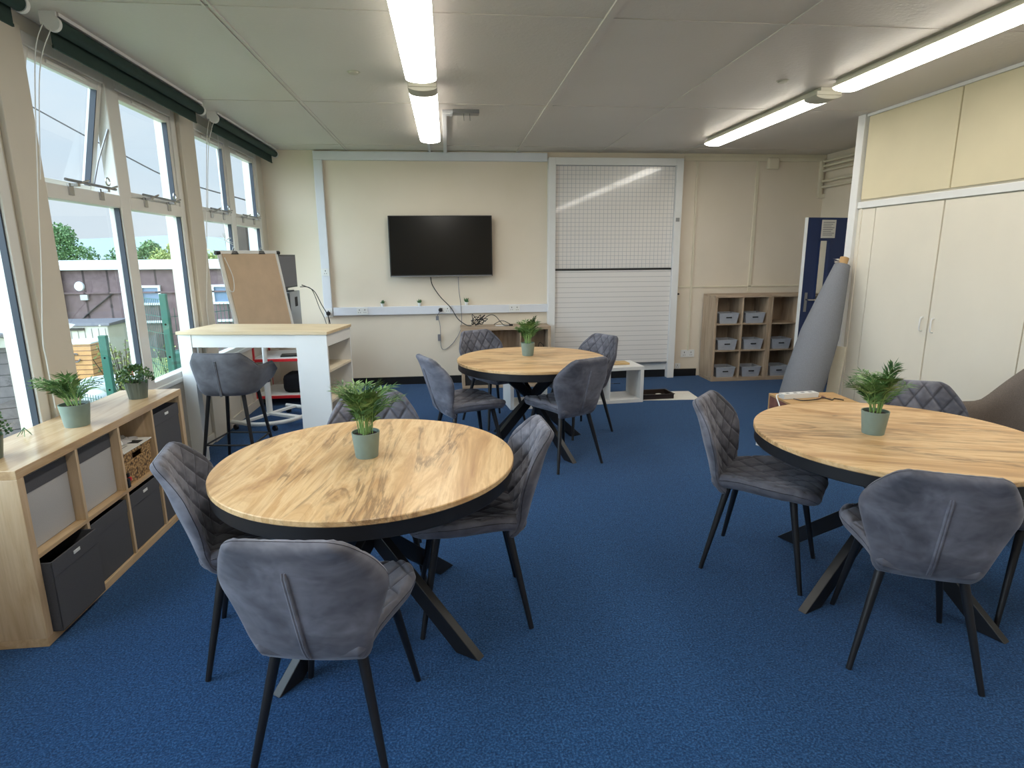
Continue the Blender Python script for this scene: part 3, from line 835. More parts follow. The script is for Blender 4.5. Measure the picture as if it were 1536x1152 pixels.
o = m.build('plant_sprig', M['bush']); o.location = (-1.97, 2.86, .77); tag(o, 'tiny fallen green sprig lying on shelving beside the leaning palm', 'sprig')

# ------------------------------------------------------------ window-side cube shelving
CX0, CX1, CY0, CY1, CZ = -2.045, -1.69, 2.365, 3.83, .77
t = thing('cube_shelving', 'long low oak cube shelving of two rows under the windows', 'shelving', (0, 0, 0))
TH = .038
MB().box(CX0, CX1, CY0, CY1, CZ-TH, CZ).build('top_board', M['oaktop'], t, bevel=.002)
MB().box(CX0, CX1, CY0, CY1, 0, TH).build('bottom_board', M['oak'], t, bevel=.002)
for a, b in ((CY0, CY0+TH), (CY1-TH, CY1)): MB().box(CX0, CX1, a, b, TH, CZ-TH).build('side_panel', M['oakz'], t, bevel=.002)
dv = .018; cw = (CY1-CY0-2*TH-3*dv)/4; zm = (CZ-dv)/2
MB().box(CX0+.004, CX1-.003, CY0+TH, CY1-TH, zm, zm+dv).build('middle_shelf', M['oak'], t, bevel=.001)
cell = []
for k in range(4):
    a = CY0+TH+k*(cw+dv); cell.append((a, a+cw))
    if k < 3:
        MB().box(CX0+.004, CX1-.003, a+cw, a+cw+dv, TH, zm).box(CX0+.004, CX1-.003, a+cw, a+cw+dv, zm+dv, CZ-TH).build('divider', M['oakz'], t, bevel=.001)
def fabric_bin(name, y0, y1, z0, h, x1, label, mat='bin', band=None, labelled=True, depth=.33, tilt=0):
    t = thing(name, label, 'storage bin', (x1, (y0+y1)/2, z0), 0, 'fabric bins in the window-side shelving')
    t.rotation_euler = (0, R(tilt), 0)
    w = (y1-y0)/2; th = .006
    m = MB(); m.box(-depth, 0, -w, w, 0, th)
    m.box(-th, 0, -w, w, 0, h); m.box(-depth, -depth+th, -w, w, 0, h); m.box(-depth, 0, -w, -w+th, 0, h); m.box(-depth, 0, w-th, w, 0, h)
    m.build('body', M[mat], t, bevel=.003)
    MB().box(.0, .003, -w+.001, w-.001, h-.07, h).build('top_band', M['bin' if band is None else band], t, bevel=.001)  # on the pale bins a charcoal band, painting in the shaded gap above
    if labelled:
        MB().box(.003, .006, -.022, .022, h-.035, h-.02).build('label_tab', M['white'], t, bevel=.001)
    return t
zt0 = zm+dv
fabric_bin('storage_bin', cell[0][0]+.008, cell[0][1]-.008, TH, .315, CX1+.035, 'charcoal fabric bin pulled slightly out, bottom row nearest the camera')
fabric_bin('storage_bin', cell[1][0]+.006, cell[1][1]-.006, TH, .31, CX1-.012, 'charcoal fabric bin in bottom row, second from the camera', labelled=False)
fabric_bin('storage_bin', cell[2][0]+.006, cell[2][1]-.006, TH, .31, CX1-.012, 'charcoal fabric bin in bottom row, directly under the woven basket')
fabric_bin('storage_bin', cell[3][0]+.006, cell[3][1]-.006, TH, .31, CX1-.012, 'charcoal fabric bin in bottom row, farthest and half hidden by a chair')
fabric_bin('storage_bin', cell[3][0]+.006, cell[3][1]-.006, zt0, .30, CX1-.012, 'charcoal fabric bin with white tab in top row, under the ribbed pot end')
for k, lab in ((0, 'pale grey fronted bin in top row, nearest the camera'), (1, 'pale grey fronted bin in top row, second from the camera')):
    fabric_bin('storage_bin', cell[k][0]+.005, cell[k][1]-.005, zt0, .312, CX1-.045, lab, 'palebin', 'bin', k == 5, depth=.29)
# wicker basket with papers and bags
t = thing('wicker_basket', 'woven seagrass basket in the open cube of the window-side shelving', 'basket', (CX1-.17, sum(cell[2])/2, zt0))
w = cw/2-.03
m = MB(); m.box(-.145, .145, -w, w, 0, .008)
for sx in (-1, 1): m.box(sx*.145-.006, sx*.145+.006, -w, w, 0, .125 if sx > 0 else .17)
for sy in (-1, 1): m.box(-.15, .15, sy*w-.006, sy*w+.006, 0, .17)
m.box(.139, .151, -w, -.05, .125, .17); m.box(.139, .151, .05, w, .125, .17); m.box(.139, .151, -.05, .05, .155, .17)
m.build('body', M['wicker'], t, bevel=.004)
m = MB(); m.tube([(.15, -w, .17), (.15, w, .17), (-.15, w, .17), (-.15, -w, .17)], .009, 8, closed=True); m.build('rim', M['wicker'], t, smooth=True)
m = MB(); m.box(-.13, .165, -w-.01, w+.01, 0, .006); o = m.build('booklet', M['paper']); o.location = (CX1-.175, sum(cell[2])/2, zt0+.182)
o.data.materials.append(M['dark']); tag(o, 'thin white booklet lying across the top of the woven basket', 'booklet')
pm = MB().box(.09, .15, .03, .09, .0055, .0065); q = pm.build('printed_square', M['dark'], o)
pm = MB().box(-.06, .03, -.10, -.02, .0055, .0065); q = pm.build('printed_photo', M['bush'], o)
pm = MB()
for k in range(3): pm.box(.06+k*.025, .066+k*.025, -.07, -.01, .0055, .0063)
pm.build('printed_line', M['ink'], o)
rnd = random.Random(3)
n_ = NT('clear_plastic_film'); n_.set('Base Color', lin(205,205,205)); n_.set('Roughness', .15); n_.set('Transmission Weight', .35); M['film'] = n_.m
m = MB(); G = 16; vs = []
for j in range(G+1):
    for i in range(G+1):
        u, v = i/G-.5, j/G-.5; e = (1-4*u*u)*(1-4*v*v)
        vs.append((u*.24+.01*rnd.uniform(-1, 1), v*.26+.01*rnd.uniform(-1, 1), .003+e*.055*rnd.uniform(.5, 1.2)))
m.add(vs, [(j*(G+1)+i, j*(G+1)+i+1, (j+1)*(G+1)+i+1, (j+1)*(G+1)+i) for j in range(G) for i in range(G)])
o = m.build('plastic_bag', M['film'], smooth=True, angle=25); o.location = (CX1-.19, sum(cell[2])/2+.01, zt0+.19); tag(o, 'crumpled clear plastic bag on top of the booklet in open cube', 'bag')
m = MB(); m.box(-.02, .02, -.012, .012, 0, .05); m.box(-.012, .012, .010, .03, .05, .075); m.cur = 1; m.box(-.02, .02, .012, .03, .03, .05)
o = m.build('small_tool', [M['blackp'], M['red']], bevel=.004); o.location = (CX1-.025-.01, cell[2][0]+.02, zt0)
o.location.x = CX1-.022; tag(o, 'small black and red tool standing beside the woven basket', 'tool')

# ------------------------------------------------------------ bar table
ang = math.atan2(4.46-4.67, -.90+2.06)
t = thing('bar_table', 'tall white bar table with oak top and open shelves at one end', 'bar table', (-2.045, 4.665, 0), ang)
LBT, DBT, HB = 1.165, .53, 1.03
MB().box(0, LBT, 0, DBT, HB-.022, HB).build('tabletop', M['bartop'], t, bevel=.002)
MB().box(.006, .11, .012, .07, 0, HB-.022).build('leg', M['white'], t, bevel=.002)
MB().box(.11, LBT-.24, .016, .034, HB-.12, HB-.022).build('apron', M['white'], t, bevel=.001)
m = MB(); x0, x1 = LBT-.245, LBT-.008
m.box(x0, x1, .008, .026, 0, HB-.022); m.box(x0, x1, DBT-.026, DBT-.008, 0, HB-.022)
m.box(x0, x0+.016, .026, DBT-.026, 0, HB-.022)
m.build('shelf_tower', M['white'], t, bevel=.002)
MB().box(x1-.016, x1, .026, DBT-.026, HB-.11, HB-.022).build('fascia', M['white'], t, bevel=.001)
for z in (.03, .26, .49, .72):
    MB().box(x0+.016, x1-.002, .026, DBT-.026, z, z+.018).build('shelf', M['barwood'], t, bevel=.001)

# ------------------------------------------------------------ bar stool
t = thing('bar_stool', 'grey velvet bar stool with arms and black metal legs at the bar table', 'stool', (-1.645, 4.60, 0), R(83))
BF = [(.19, .19), (.19, -.19), (-.19, .205), (-.19, -.205)]
for u, v in BF:
    m = MB(); su = .62; m.tube([(u*.66, v*.62, .60), (u, v, 0)], [.0155, .011], 14); m.build('leg', M['black'], t, smooth=True)
m = MB(); zr = .20; q = []
for u, v in ((.19, .19), (.19, -.19), (-.19, -.205), (-.19, .205)):
    k = 1-zr/.60; q.append((u*(.66+.34*k), v*(.62+.38*k), zr))
for a, b in zip(q, q[1:]+q[:1]): m.tube([a, b], .007, 8)
m.build('footrest', M['black'], t, smooth=True)
MB().box(-.15, .16, -.15, .15, .588, .604).build('seat_frame', M['black'], t, bevel=.003)
m = MB(); poly = []
for k in range(48):
    a = 2*PI*k/48; cx, cy = math.cos(a), math.sin(a)
    r = 1/((abs(cx)**4+abs(cy)**4)**.25); poly.append((cx*r*.195+.01, cy*r*.18-.012))
m.prism(poly, .60, .67); m.build('seat', M['stoolvelvet'], t, bevel=.025, smooth=True)
# tub shell: back and arms as one wrapped padded wall
def shell():
    m = MB(); N = 64; prof = []
    for i in range(N+1):
        s = i/N*2-1                         # -1 right arm tip .. 0 back .. 1 left arm tip
        a = s*PI*.62
        cx, cy = -math.cos(a), math.sin(a)
        r = 1/((abs(cx)**3.2+abs(cy)**3.2)**(1/3.2))
        ext = max(0, abs(s)-.70)/.30
        pu = cx*r*.205+(.10*ext if abs(s) > .7 else 0); pv = cy*r*.198-.012
        if abs(s) > .62: pv = math.copysign(.198, s)-.012
        top = .905 if abs(s) < .34 else (.905-(.115)*min(1, (abs(s)-.34)/.26)**1.0)
        if abs(s) > .93: top = .79-.06*((abs(s)-.93)/.07)
        bot = .585+(.05*ext)
        lean = .055
        nrm = Vector((-cx, -cy, 0)).normalized() if abs(s) < .7 else Vector((0, -math.copysign(1, s), 0))
        prof.append((Vector((pu, pv, 0)), nrm, bot, top, lean))
    J = 10; th = .022; outer = []; inner = []
    for p, nn, b, tp, ln in prof:
        for j in range(J+1):
            f = j/J; z = b+(tp-b)*f; k = math.sqrt(max(0, 1-(abs(f*2-1))**8))
            base = p-nn*ln*(f-.15)+Vector((0, 0, z))
            tt = th*max(.02, k); outer.append(base-nn*tt); inner.append(base+nn*tt)
    n1 = J+1; K = len(outer); fs = []
    for i in range(N):
        for j in range(J):
            a = i*n1+j; fs += [(a, a+1, a+n1+1, a+n1), (K+a, K+a+n1, K+a+n1+1, K+a+1)]
        a = i*n1; fs += [(a, a+n1, K+a+n1, K+a), (a+J, K+a+J, K+a+n1+J, a+n1+J)]
    for i in (0, N):
        for j in range(J): a = i*n1+j; fs.append((a, K+a, K+a+1, a+1))
    m.add(outer+inner, fs); return m, prof
m, prof = shell(); o = m.build('backrest', M['stoolvelvet'], t, smooth=True, angle=60)
m = MB(); p, nn, b, tp, ln = prof[32]
pts = [p-nn*(ln*(f-.15)+.023)+Vector((0, 0, b+(tp-b)*f)) for f in [k/12 for k in range(0, 11)]]
m.tube([q+Vector((0, .004, 0)) for q in pts], .005, 7); m.tube([q-Vector((0, .004, 0)) for q in pts], .005, 7)
m.build('piping', M['stoolvelvet'], o, smooth=True)
m = MB(); pts = [pp-nn_*(ln_*.85)+Vector((0, 0, tp_)) for pp, nn_, b_, tp_, ln_ in prof]; m.tube(pts, .004, 6); m.build('top_piping', M['stoolvelvet'], o, smooth=True)

# ------------------------------------------------------------ flip chart easel
t = thing('flip_chart', 'flip chart easel with blank brown paper on a curved white wheeled base', 'flip chart', (-1.715, 5.78, 0), R(60))
# local frame: x along board width, -y is the front
tl = Matrix.Rotation(R(-11), 4, 'X')
Mb = Matrix.Translation((0, -.02, .86)) @ Matrix.Rotation(R(-11), 4, 'X')
MB().box(-.33, .33, 0, .018, -.06, .77, Mb).build('board', M['paper'], t, bevel=.003)
MB().box(-.305, .305, -.008, -.002, -.05, .755, Mb).build('paper_pad', M['kraft'], t, bevel=.001)
m = MB()
for sx in (-.33, .33): MB().tube([Mb @ Vector((sx, .005, -.06)), Mb @ Vector((sx, .005, .78))], .014, 10).build('side_rail', M['white'], t, smooth=True)
MB().box(-.33, .33, -.012, .02, .755, .785, Mb).build('clamp_bar', M['white'], t, bevel=.003)
for sx in (-.17, .14):
    c = MB(); c.prism([(-.04, 0), (.04, 0), (.03, .03), (-.03, .03)], -.02, .0, Mb @ Matrix.Translation((sx, -.012, .75)) @ Matrix.Rotation(PI/2, 4, 'X'))
    o = c.build('bulldog_clip', M['blackp'], t)
    c = MB(); c.tube([Mb @ Vector((sx-.02, -.01, .78)), Mb @ Vector((sx, -.01, .815)), Mb @ Vector((sx+.02, -.01, .78))], .003, 6); c.build('clip_lever', M['chrome'], o)
for sx in (-.345, .345):
    c = MB(); c.tube([Mb @ Vector((sx-.02, 0, .765)), Mb @ Vector((sx+.02, 0, .765))], .018, 12); c.build('knob', M['blackp'], t, smooth=True)
c = MB(); c.tube(spline([Mb @ Vector((-.30, -.02, .72)), Mb @ Vector((-.27, -.03, .55)), Mb @ Vector((-.30, -.03, .42)), Mb @ Vector((-.36, -.03, .46)), Mb @ Vector((-.37, -.03, .58))]), .004, 6); c.build('pen_cord', M['white'], t, smooth=True)
m = MB(); m.tube([(0, .06, .07), (0, .06, .42)], .028, 16); m.tube([(0, .06, .40), (0, .05, 1.02)], .021, 16); m.build('pole', M['white'], t, smooth=True)
m = MB(); m.tube([(0, .06, .40), (0, .06, .43)], .034, 16); m.build('collar', M['chrome'], t, smooth=True)
m = MB(); arc = [(.34*math.cos(a), -.02-.28*math.sin(a), .075) for a in [PI*k/20 for k in range(21)]]
arc = [(.34, .18, .075)]+arc+[(-.34, .18, .075)]
m.tube(spline(arc, 3), .02, 10); m.bar((0, .10, .085), (0, -.29, .085), .06, .02, (0, 0, 1)); m.bar((-.33, .06, .08), (.33, .06, .08), .045, .02)
m.build('base', M['white'], t, smooth=True)
for x_, y_ in ((.33, .15), (-.33, .15), (.22, -.22), (-.22, -.22)):
    c = MB(); c.tube([(x_-.012, y_, .025), (x_+.012, y_, .025)], .025, 14); c.tube([(x_, y_, .03), (x_, y_, .07)], .008, 8); c.build('castor', M['blackp'], t, smooth=True)

# ------------------------------------------------------------ red trolley and computer
t = thing('computer_trolley', 'red metal trolley with white shelves in the far left corner', 'trolley', (-1.70, 6.72, 0))
hx, hy = .40, .28
m = MB()
for sx in (-1, 1):
    for sy in (-1, 1): m.box(sx*hx-.014, sx*hx+.014, sy*hy-.014, sy*hy+.014, .07, .80)
for z in (.10, .50, .765):
    for sy in (-1, 1): m.box(-hx, hx, sy*hy-.012, sy*hy+.012, z-.015, z+.015)
    for sx in (-1, 1): m.box(sx*hx-.012, sx*hx+.012, -hy, hy, z-.015, z+.015)
m.v = [(x*.93, y, z) for x, y, z in m.v]
m.build('frame', M['red'], t, bevel=.002)
for z in (.12, .52, .785): MB().box(-hx*.95, hx*.95, -hy, hy, z-.006, z+.004).build('shelf', M['white'], t, bevel=.001)
for sx in (-1, 1):
    for sy in (-1, 1):
        c = MB(); c.tube([(sx*hx*.93-.012, sy*hy, .032), (sx*hx*.93+.012, sy*hy, .032)], .032, 14); c.tube([(sx*hx*.93, sy*hy, .04), (sx*hx*.93, sy*hy, .085)], .01, 8); c.build('castor', M['blackp'], t, smooth=True)
t = thing('computer_tower', 'black desktop computer tower with grey side on the trolley', 'computer', (-1.735, 6.66, .789), R(0))
MB().box(-.09, .09, -.21, .21, 0, .42).build('case', M['alu'], t, bevel=.004)
MB().box(-.088, .088, -.222, -.21, .005, .415).build('front_panel', M['blackp'], t, bevel=.004)
m = MB()
for k in range(3): m.box(-.07, .07, -.226, -.222, .30-.05*k, .335-.05*k)
m.build('drive_bay', M['dark'], t)
MB().box(.09, .0925, -.02, .08, .26, .36).build('side_vent', M['dark'], t)
t = thing('monitor', 'black computer monitor turned sideways above the computer tower', 'monitor', (-1.735, 6.70, 1.2095), R(84))
MB().box(-.27, .27, -.022, .0, .035, .385).build('bezel', M['blackp'], t, bevel=.004)
MB().box(-.258, .258, -.0235, -.021, .05, .37).build('screen', M['ink'], t)
MB().box(-.12, .12, .0, .035, .10, .30).build('rear_housing', M['blackp'], t, bevel=.008)
MB().box(-.03, .03, .0, .03, .01, .2).build('stand_neck', M['blackp'], t)
MB().box(-.11, .05, -.06, .10, 0, .012).build('stand_foot', M['blackp'], t, bevel=.003)
for nm, z, lab in (('backpack', .1245, 'black bag on the lower shelf of the red trolley'),):
    m = MB(); m.box(-.2, .17, -.16, .14, 0, .20); o = m.build(nm, mat_fabric('black_bag_fabric', (30,30,34)), bevel=.05, smooth=True); o.location = (-1.62, 6.66, z); tag(o, lab, 'bag')
o = MB().box(-.2, .2, -.07, .07, 0, .018).build('keyboard', M['blackp'], bevel=.004); o.location = (-1.62, 6.58, .5245); o.rotation_euler = (0, 0, R(8)); tag(o, 'black keyboard on the middle shelf of the red trolley', 'keyboard')
m = MB(); m.tube(spline([(-1.60, 6.8, 1.27), (-1.50, 6.9, 1.20), (-1.44, 6.95, 1.05), (-1.37, 7.0, .85), (-1.36, 7.0, .5)]), .005, 6); m.tube(spline([(-1.62, 6.8, 1.25), (-1.52, 6.88, 1.22), (-1.46, 6.95, 1.0), (-1.41, 7.0, .82), (-1.39, 7.0, .5)]), .004, 6)
tag(m.build('computer_cables', M['blackp'], smooth=True), 'black cables drooping from the monitor behind the bar table', 'cable')

# ------------------------------------------------------------ low shelf by whiteboard
t = thing('low_shelf', 'grey oak low cube shelf under the television side of the whiteboard', 'shelf', (0, 0, 0))
x0, x1, y0, y1, zt = .13, 1.205, 7.0, 7.335, .735
MB().box(x0, x1, y0, y1, zt-.035, zt).build('top_board', M['sonomax'], t, bevel=.002)
MB().box(x0, x1, y0, y1, 0, .035).build('bottom_board', M['sonomax'], t, bevel=.002)
for a in (x0, x1-.035): MB().box(a, a+.035, y0, y1, .035, zt-.035).build('side_panel', M['sonoma'], t, bevel=.002)
for a in (x0+.345, x0+.345*2+.01): MB().box(a, a+.016, y0+.004, y1, .035, zt-.035).build('divider', M['sonoma'], t)
MB().box(x0+.035, x1-.035, y0+.004, y1, .36, .376).build('middle_shelf', M['sonomax'], t)
MB().box(x0+.035, x1-.035, y1-.012, y1, .035, zt-.035).build('back_panel', M['sonoma'], t)
o = MB().box(-.15, .15, -.14, .14, 0, .28).build('storage_box', M['dark'], bevel=.006); o.location = (.32, 7.155, .035); tag(o, 'black box in the lower left cube of the low shelf', 'storage box')
o = MB().box(-.13, .13, -.12, .10, 0, .07).build('storage_tray', M['dark'], bevel=.006); o.location = (1.0, 7.15, .376); tag(o, 'dark shallow tray in the upper right cube of the low shelf', 'tray')
m = MB(); m.tube(spline([(1.06, 7.1, .45), (1.08, 7.08, .53), (1.12, 7.06, .50), (1.13, 7.05, .455), (1.13, 7.05, .381)]), .004, 6)
tag(m.build('stray_cable', M['blackp'], smooth=True), 'short black cable beside the shallow tray in low shelf', 'cable')
rnd = random.Random(21); m = MB(); cx, cy = .33, 7.13
pts = []
for k in range(15):
    a = k*1.9+rnd.uniform(-.3, .3); r = rnd.uniform(.05, .12)
    pts.append((cx+r*1.1*math.cos(a), cy+.05*rnd.uniform(-1, 1), zt+.075+.068*math.sin(a*1.35)))
pts += [(cx+.14, cy, zt+.13), (cx+.22, cy, zt+.12), (cx+.28, cy-.03, zt+.05), (cx+.33, cy-.03, zt+.01), (cx+.40, cy+.01, zt+.015), (cx+.30, cy+.03, zt+.06), (cx+.2, cy, zt+.02)]
m.tube(spline(pts, 6), .0045, 6); m.box(cx+.385, cx+.43, cy-.015, cy+.015, zt, zt+.02)
tag(m.build('cable_coil', M['blackp'], smooth=True), 'tangled coil of black cable on top of the low shelf', 'cable')
o = MB().box(-.11, .11, -.02, .02, 0, .012).build('remote_control', M['white'], bevel=.003); o.location = (.66, 7.14, zt); o.rotation_euler = (0, 0, R(5)); tag(o, 'slim white remote lying beside the tangled cable on low shelf', 'remote')

# ------------------------------------------------------------ white cube shelf lying low
t = thing('white_cube_shelf', 'long low white open cube unit on the floor by the whiteboard', 'shelf', (.60, 5.92, 0), R(6))
W_, D_, H_ = 1.47, .39, .395; T_ = .038
MB().box(0, W_, 0, D_, H_-T_, H_).build('top_board', M['white'], t, bevel=.002)
MB().box(0, W_, 0, D_, 0, T_).build('bottom_board', M['white'], t, bevel=.002)
for a in (0, W_-T_): MB().box(a, a+T_, 0, D_, T_, H_-T_).build('side_panel', M['white'], t, bevel=.002)
for k in range(1, 4):
    a = T_+(W_-2*T_)*k/4; MB().box(a-.008, a+.008, .002, D_-.002, T_, H_-T_).build('divider', M['white'], t)
o = MB().box(-.17, .17, -.075, .075, 0, .02).build('wooden_tray', wood('light_wood_tray', [(166,134,88), (196,164,112), (206,178,128), (120,92,64)], 'X', 2, .6, 0), bevel=.004); o.location = (1.76, 6.245, H_); o.rotation_euler = (0, 0, R(6)); tag(o, 'flat wooden tray on top of the white cube unit', 'tray')
m = MB(); m.box(-.07, .07, -.06, .06, 0, .14); m.cur = 1; m.box(-.045, .0, -.0625, -.06, .03, .11)
o = m.build('toy_bag', [M['dark'], M['red']], bevel=.015); o.location = (1.17, 6.09, .038); tag(o, 'small dark bag with red patch inside the white cube unit', 'bag')
o = MB().box(-.33, .33, -.20, .20, 0, .006).build('backing_sheet', M['paper'], bevel=.001); o.location = (2.40, 6.31, 0); o.rotation_euler = (0, 0, R(-4)); tag(o, 'white sheet of card lying on the carpet under the black tray', 'card')
t = thing('seed_tray', 'shallow dark brown plastic tray on the white sheet beside cube unit', 'tray', (2.25, 6.27, .006), R(3))
m = MB(); a, b = .18, .12
bt = simple('dark_brown_plastic', (46,36,34), .4)
m.box(-a, a, -b, b, 0, .006); m.box(-a, a, -b-.004, -b+.004, 0, .055); m.box(-a, a, b-.004, b+.004, 0, .055); m.box(-a-.004, -a+.004, -b, b, 0, .055); m.box(a-.004, a+.004, -b, b, 0, .055); m.box(-a-.012, a+.012, -b-.012, -b, .05, .057); m.box(-a-.012, a+.012, b, b+.012, .05, .057); m.box(a, a+.012, -b, b, .05, .057); m.box(-a-.012, -a, -b, b, .05, .057)
m.build('body', bt, t, bevel=.002)
o = MB().box(-.03, .03, -.02, .02, 0, .03).build('white_scrap', M['paper'], bevel=.008); o.location = (2.30, 6.26, .012); tag(o, 'small white scrap inside the dark brown tray', 'scrap')
m = MB(); m.box(-.08, .02, -.006, .006, 0, .008); m.cur = 1; m.box(.02, .10, -.004, .004, 0, .007)
o = m.build('screwdriver', [M['chrome'], M['blackp']]); o.location = (1.98, 7.02, 0); tag(o, 'small pale object lying on carpet near the wall, seen through the cube unit', 'tool')

# ------------------------------------------------------------ grey oak cube shelving by alcove
def cube_unit(x0, label, group):
    t = thing('tall_cube_shelving', label, 'shelving', (x0, 6.975, 0), 0, group)
    W, D, H, T = .712, .36, 1.07, .03
    MB().box(0, W, 0, D, H-T, H).build('top_board', M['sonomax'], t, bevel=.002)
    MB().box(0, W, 0, D, 0, .045).build('bottom_board', M['sonomax'], t, bevel=.002)
    for a in (0, W-T): MB().box(a, a+T, 0, D, .045, H-T).build('side_panel', M['sonoma'], t, bevel=.002)
    MB().box(W/2-.009, W/2+.009, .003, D, .045, H-T).build('divider', M['sonoma'], t)
    for z in (.375, .705):
        MB().box(T, W/2-.009, .003, D, z, z+.016).box(W/2+.009, W-T, .003, D, z, z+.016).build('shelf', M['sonomax'], t)
    MB().box(T, W-T, D-.01, D, .045, H-T).build('back_panel', M['sonoma'], t)
    return t
cube_unit(3.232, 'grey oak cube shelving, left unit holding six plastic boxes', 'grey oak cube units')
cube_unit(3.946, 'grey oak cube shelving, right unit partly behind the blue door', 'grey oak cube units')
box0 = None
rows = {0: ('bottom', .045), 1: ('middle', .391), 2: ('top', .721)}
spots = []
for r in (2, 1, 0):
    spots.append((3.232+.19, r, 'left column')); spots.append((3.232+.53, r, 'second column'))
spots += [(3.946+.185, 1, 'third column, beside the blue door'), (3.946+.185, 0, 'third column, beside the blue door')]
for x, r, col in spots:
    lab = 'grey plastic box, %s row, %s of the grey oak cubes' % (rows[r][0], col)
    if box0 is None:
        t = thing('plastic_box', lab, 'storage box', (x, 7.10, rows[r][1]), 0, 'grey plastic boxes in the cube shelving')
        m = MB(); wb, wt, h = .108, .125, .125; d = .11; th = .004
        def ring(w, dd, z): return [(-w, -dd, z), (w, -dd, z), (w, dd, z), (-w, dd, z)]
        vs = ring(wb, d-.01, 0)+ring(wt, d+.005, h)+ring(wt-th, d+.005-th, h)+ring(wb-th, d-.01-th, th)
        fs = [(3, 2, 1, 0), (12, 13, 14, 15)]
        for k in range(4):
            k2 = (k+1) % 4
            fs += [(k, k2, 4+k2, 4+k), (4+k, 4+k2, 8+k2, 8+k), (8+k, 8+k2, 12+k2, 12+k)]
        m.add(vs, fs); m.build('body', M['plasticbox'], t, bevel=.003)
        m = MB(); m.tube([(-wt, -d-.005, h), (wt, -d-.005, h), (wt, d+.005, h), (-wt, d+.005, h)], .005, 6, closed=True); m.build('rim', M['plasticbox'], t)
        m = MB(); m.box(-.035, .035, -d-.008, -d+.004, h*.55, h*.55+.014); m.build('handle_slot', M['dark'], t, bevel=.002)
        box0 = t
    else: dup(box0, (x, 7.10, rows[r][1]), 0, lab)

# ------------------------------------------------------------ blue door, carpet roll, carton
t = struct(empty('door_1', (4.035, 6.50, 0), R(8)))
n2 = .70
pa, pb = .185, .31
m = MB(); m.box(0, pa, 0, .044, .015, 1.955); m.box(pb, n2, 0, .044, .015, 1.955); m.box(pa, pb, 0, .044, .015, .78); m.box(pa, pb, 0, .044, 1.70, 1.955)
m.build('door_leaf', M['bluedoor'], t)
MB().box(-.006, .0, -.001, .045, .015, 1.955).build('door_edge', M['white'], t)
MB().box(pa, pb, .019, .025, .78, 1.70).build('vision_pane', M['glass'], t)
m = MB(); m.box(pa-.015, pa, -.006, 0, .765, 1.715); m.box(pb, pb+.015, -.006, 0, .765, 1.715); m.box(pa-.015, pb+.015, -.006, 0, .765, .78); m.box(pa-.015, pb+.015, -.006, 0, 1.70, 1.715); m.build('glazing_bead', M['bluedoor'], t)
MB().box(.04, .075, -.006, 0, .90, 1.12).build('lock_plate', M['alu'], t)
m = MB(); m.tube([(.057, 0, 1.04), (.057, -.05, 1.04), (.17, -.05, 1.035)], .009, 8); m.build('door_handle', M['chrome'], t, smooth=True)
nm = tag(MB().box(-.095, .095, -.0015, 0, -.10, .10).build('door_notice', M['paper']), 'white printed notice fixed near the top of the blue door', 'notice')
nm.location = (4.035+.275*math.cos(R(8)), 6.50+.275*math.sin(R(8))-.003, 1.83); nm.rotation_euler = (0, 0, R(8))
m = MB()
for k in range(8): m.box(-.075, .075-.02*(k % 3), -.0025, -.0015, .07-.02*k, .076-.02*k)
m.build('print_lines', M['ink'], nm)

t = thing('fabric_roll', 'tall grey fabric roll leaning against the end of the cream cupboards', 'roll', (3.10, 4.98, 0))
base = Vector((0, 0, 0.03)); top = Vector((.51, .24, 1.45))
ax = (top-base).normalized(); m = MB(); AL = (top-base).length; m.tube([base+ax*AL*q for q in (0, .3, .57, .79, 1)], [.168, .178, .165, .118, .068], 40); m.build('cloth', M['roll'], t, smooth=True, angle=40)
m = MB(); sp = []
for k in range(60):
    a = k*.42; r = .02+.05*k/60; x_ = ax.orthogonal().normalized(); y_ = ax.cross(x_); sp.append(top+ax*.003+(x_*math.cos(a)+y_*math.sin(a))*r)
m.tube(sp, .003, 5); m.build('roll_end', M['roll'], t)
m = MB(); m.tube([top-ax*.05, top+ax*.075], .038, 24); m.build('cardboard_core', M['card'], t, smooth=True)
m = MB(); q0 = top+ax*.04
for k in range(6):
    a = k*1.1; m.add([q0+Vector((-.02, 0, 0)), q0+Vector((-.06-.012*k, .02*math.sin(a), .02*math.cos(a)+.015)), q0+Vector((-.045, .01, .03*math.sin(a+1)))], [(0, 1, 2)])
m.build('torn_wrap', M['paper'], t)

t = thing('cardboard_box', 'cardboard box on the floor behind the right-hand table', 'box', (2.66, 4.22, 0), R(-4))
m = MB(); m.box(0, .56, 0, .46, 0, .40); m.build('carton', M['card'], t, bevel=.003)
m = MB(); m.box(-.003, 0, .03, .43, .02, .385); m.build('printed_side', M['cardred'], t)
m = MB(); m.box(.30, .36, .30, .33, .40, .4012); m.box(.38, .40, .28, .34, .40, .4012); m.box(.30, .42, .24, .255, .40, .4012); m.build('printed_mark', M['cardred'], t)
m = MB(); m.box(0, .56, .228, .232, .4, .4006); m.build('flap_seam', M['dark'], t)
t = thing('power_strip', 'white power strip lying on top of the cardboard box', 'power strip', (2.86, 4.50, .401), R(6))
m = MB(); m.box(-.17, .15, -.035, .035, 0, .04); m.cur = 1
for k in range(4): m.box(-.13+.07*k, -.10+.07*k, -.012, .012, .04, .0412)
m.build('housing', [M['white'], M['ink']], t, bevel=.004)
m = MB(); m.tube([(.15, 0, .02), (.18, 0, .02)], .008, 8); m.build('cord_grip', M['white'], t, smooth=True)
m = MB(); m.tube(spline([(2.72, 4.50, .42), (2.64, 4.47, .43), (2.58, 4.30, .35), (2.50, 4.22, .22), (2.47, 4.22, .10), (2.50, 4.33, .02), (2.53, 4.46, .006)]), .005, 8)
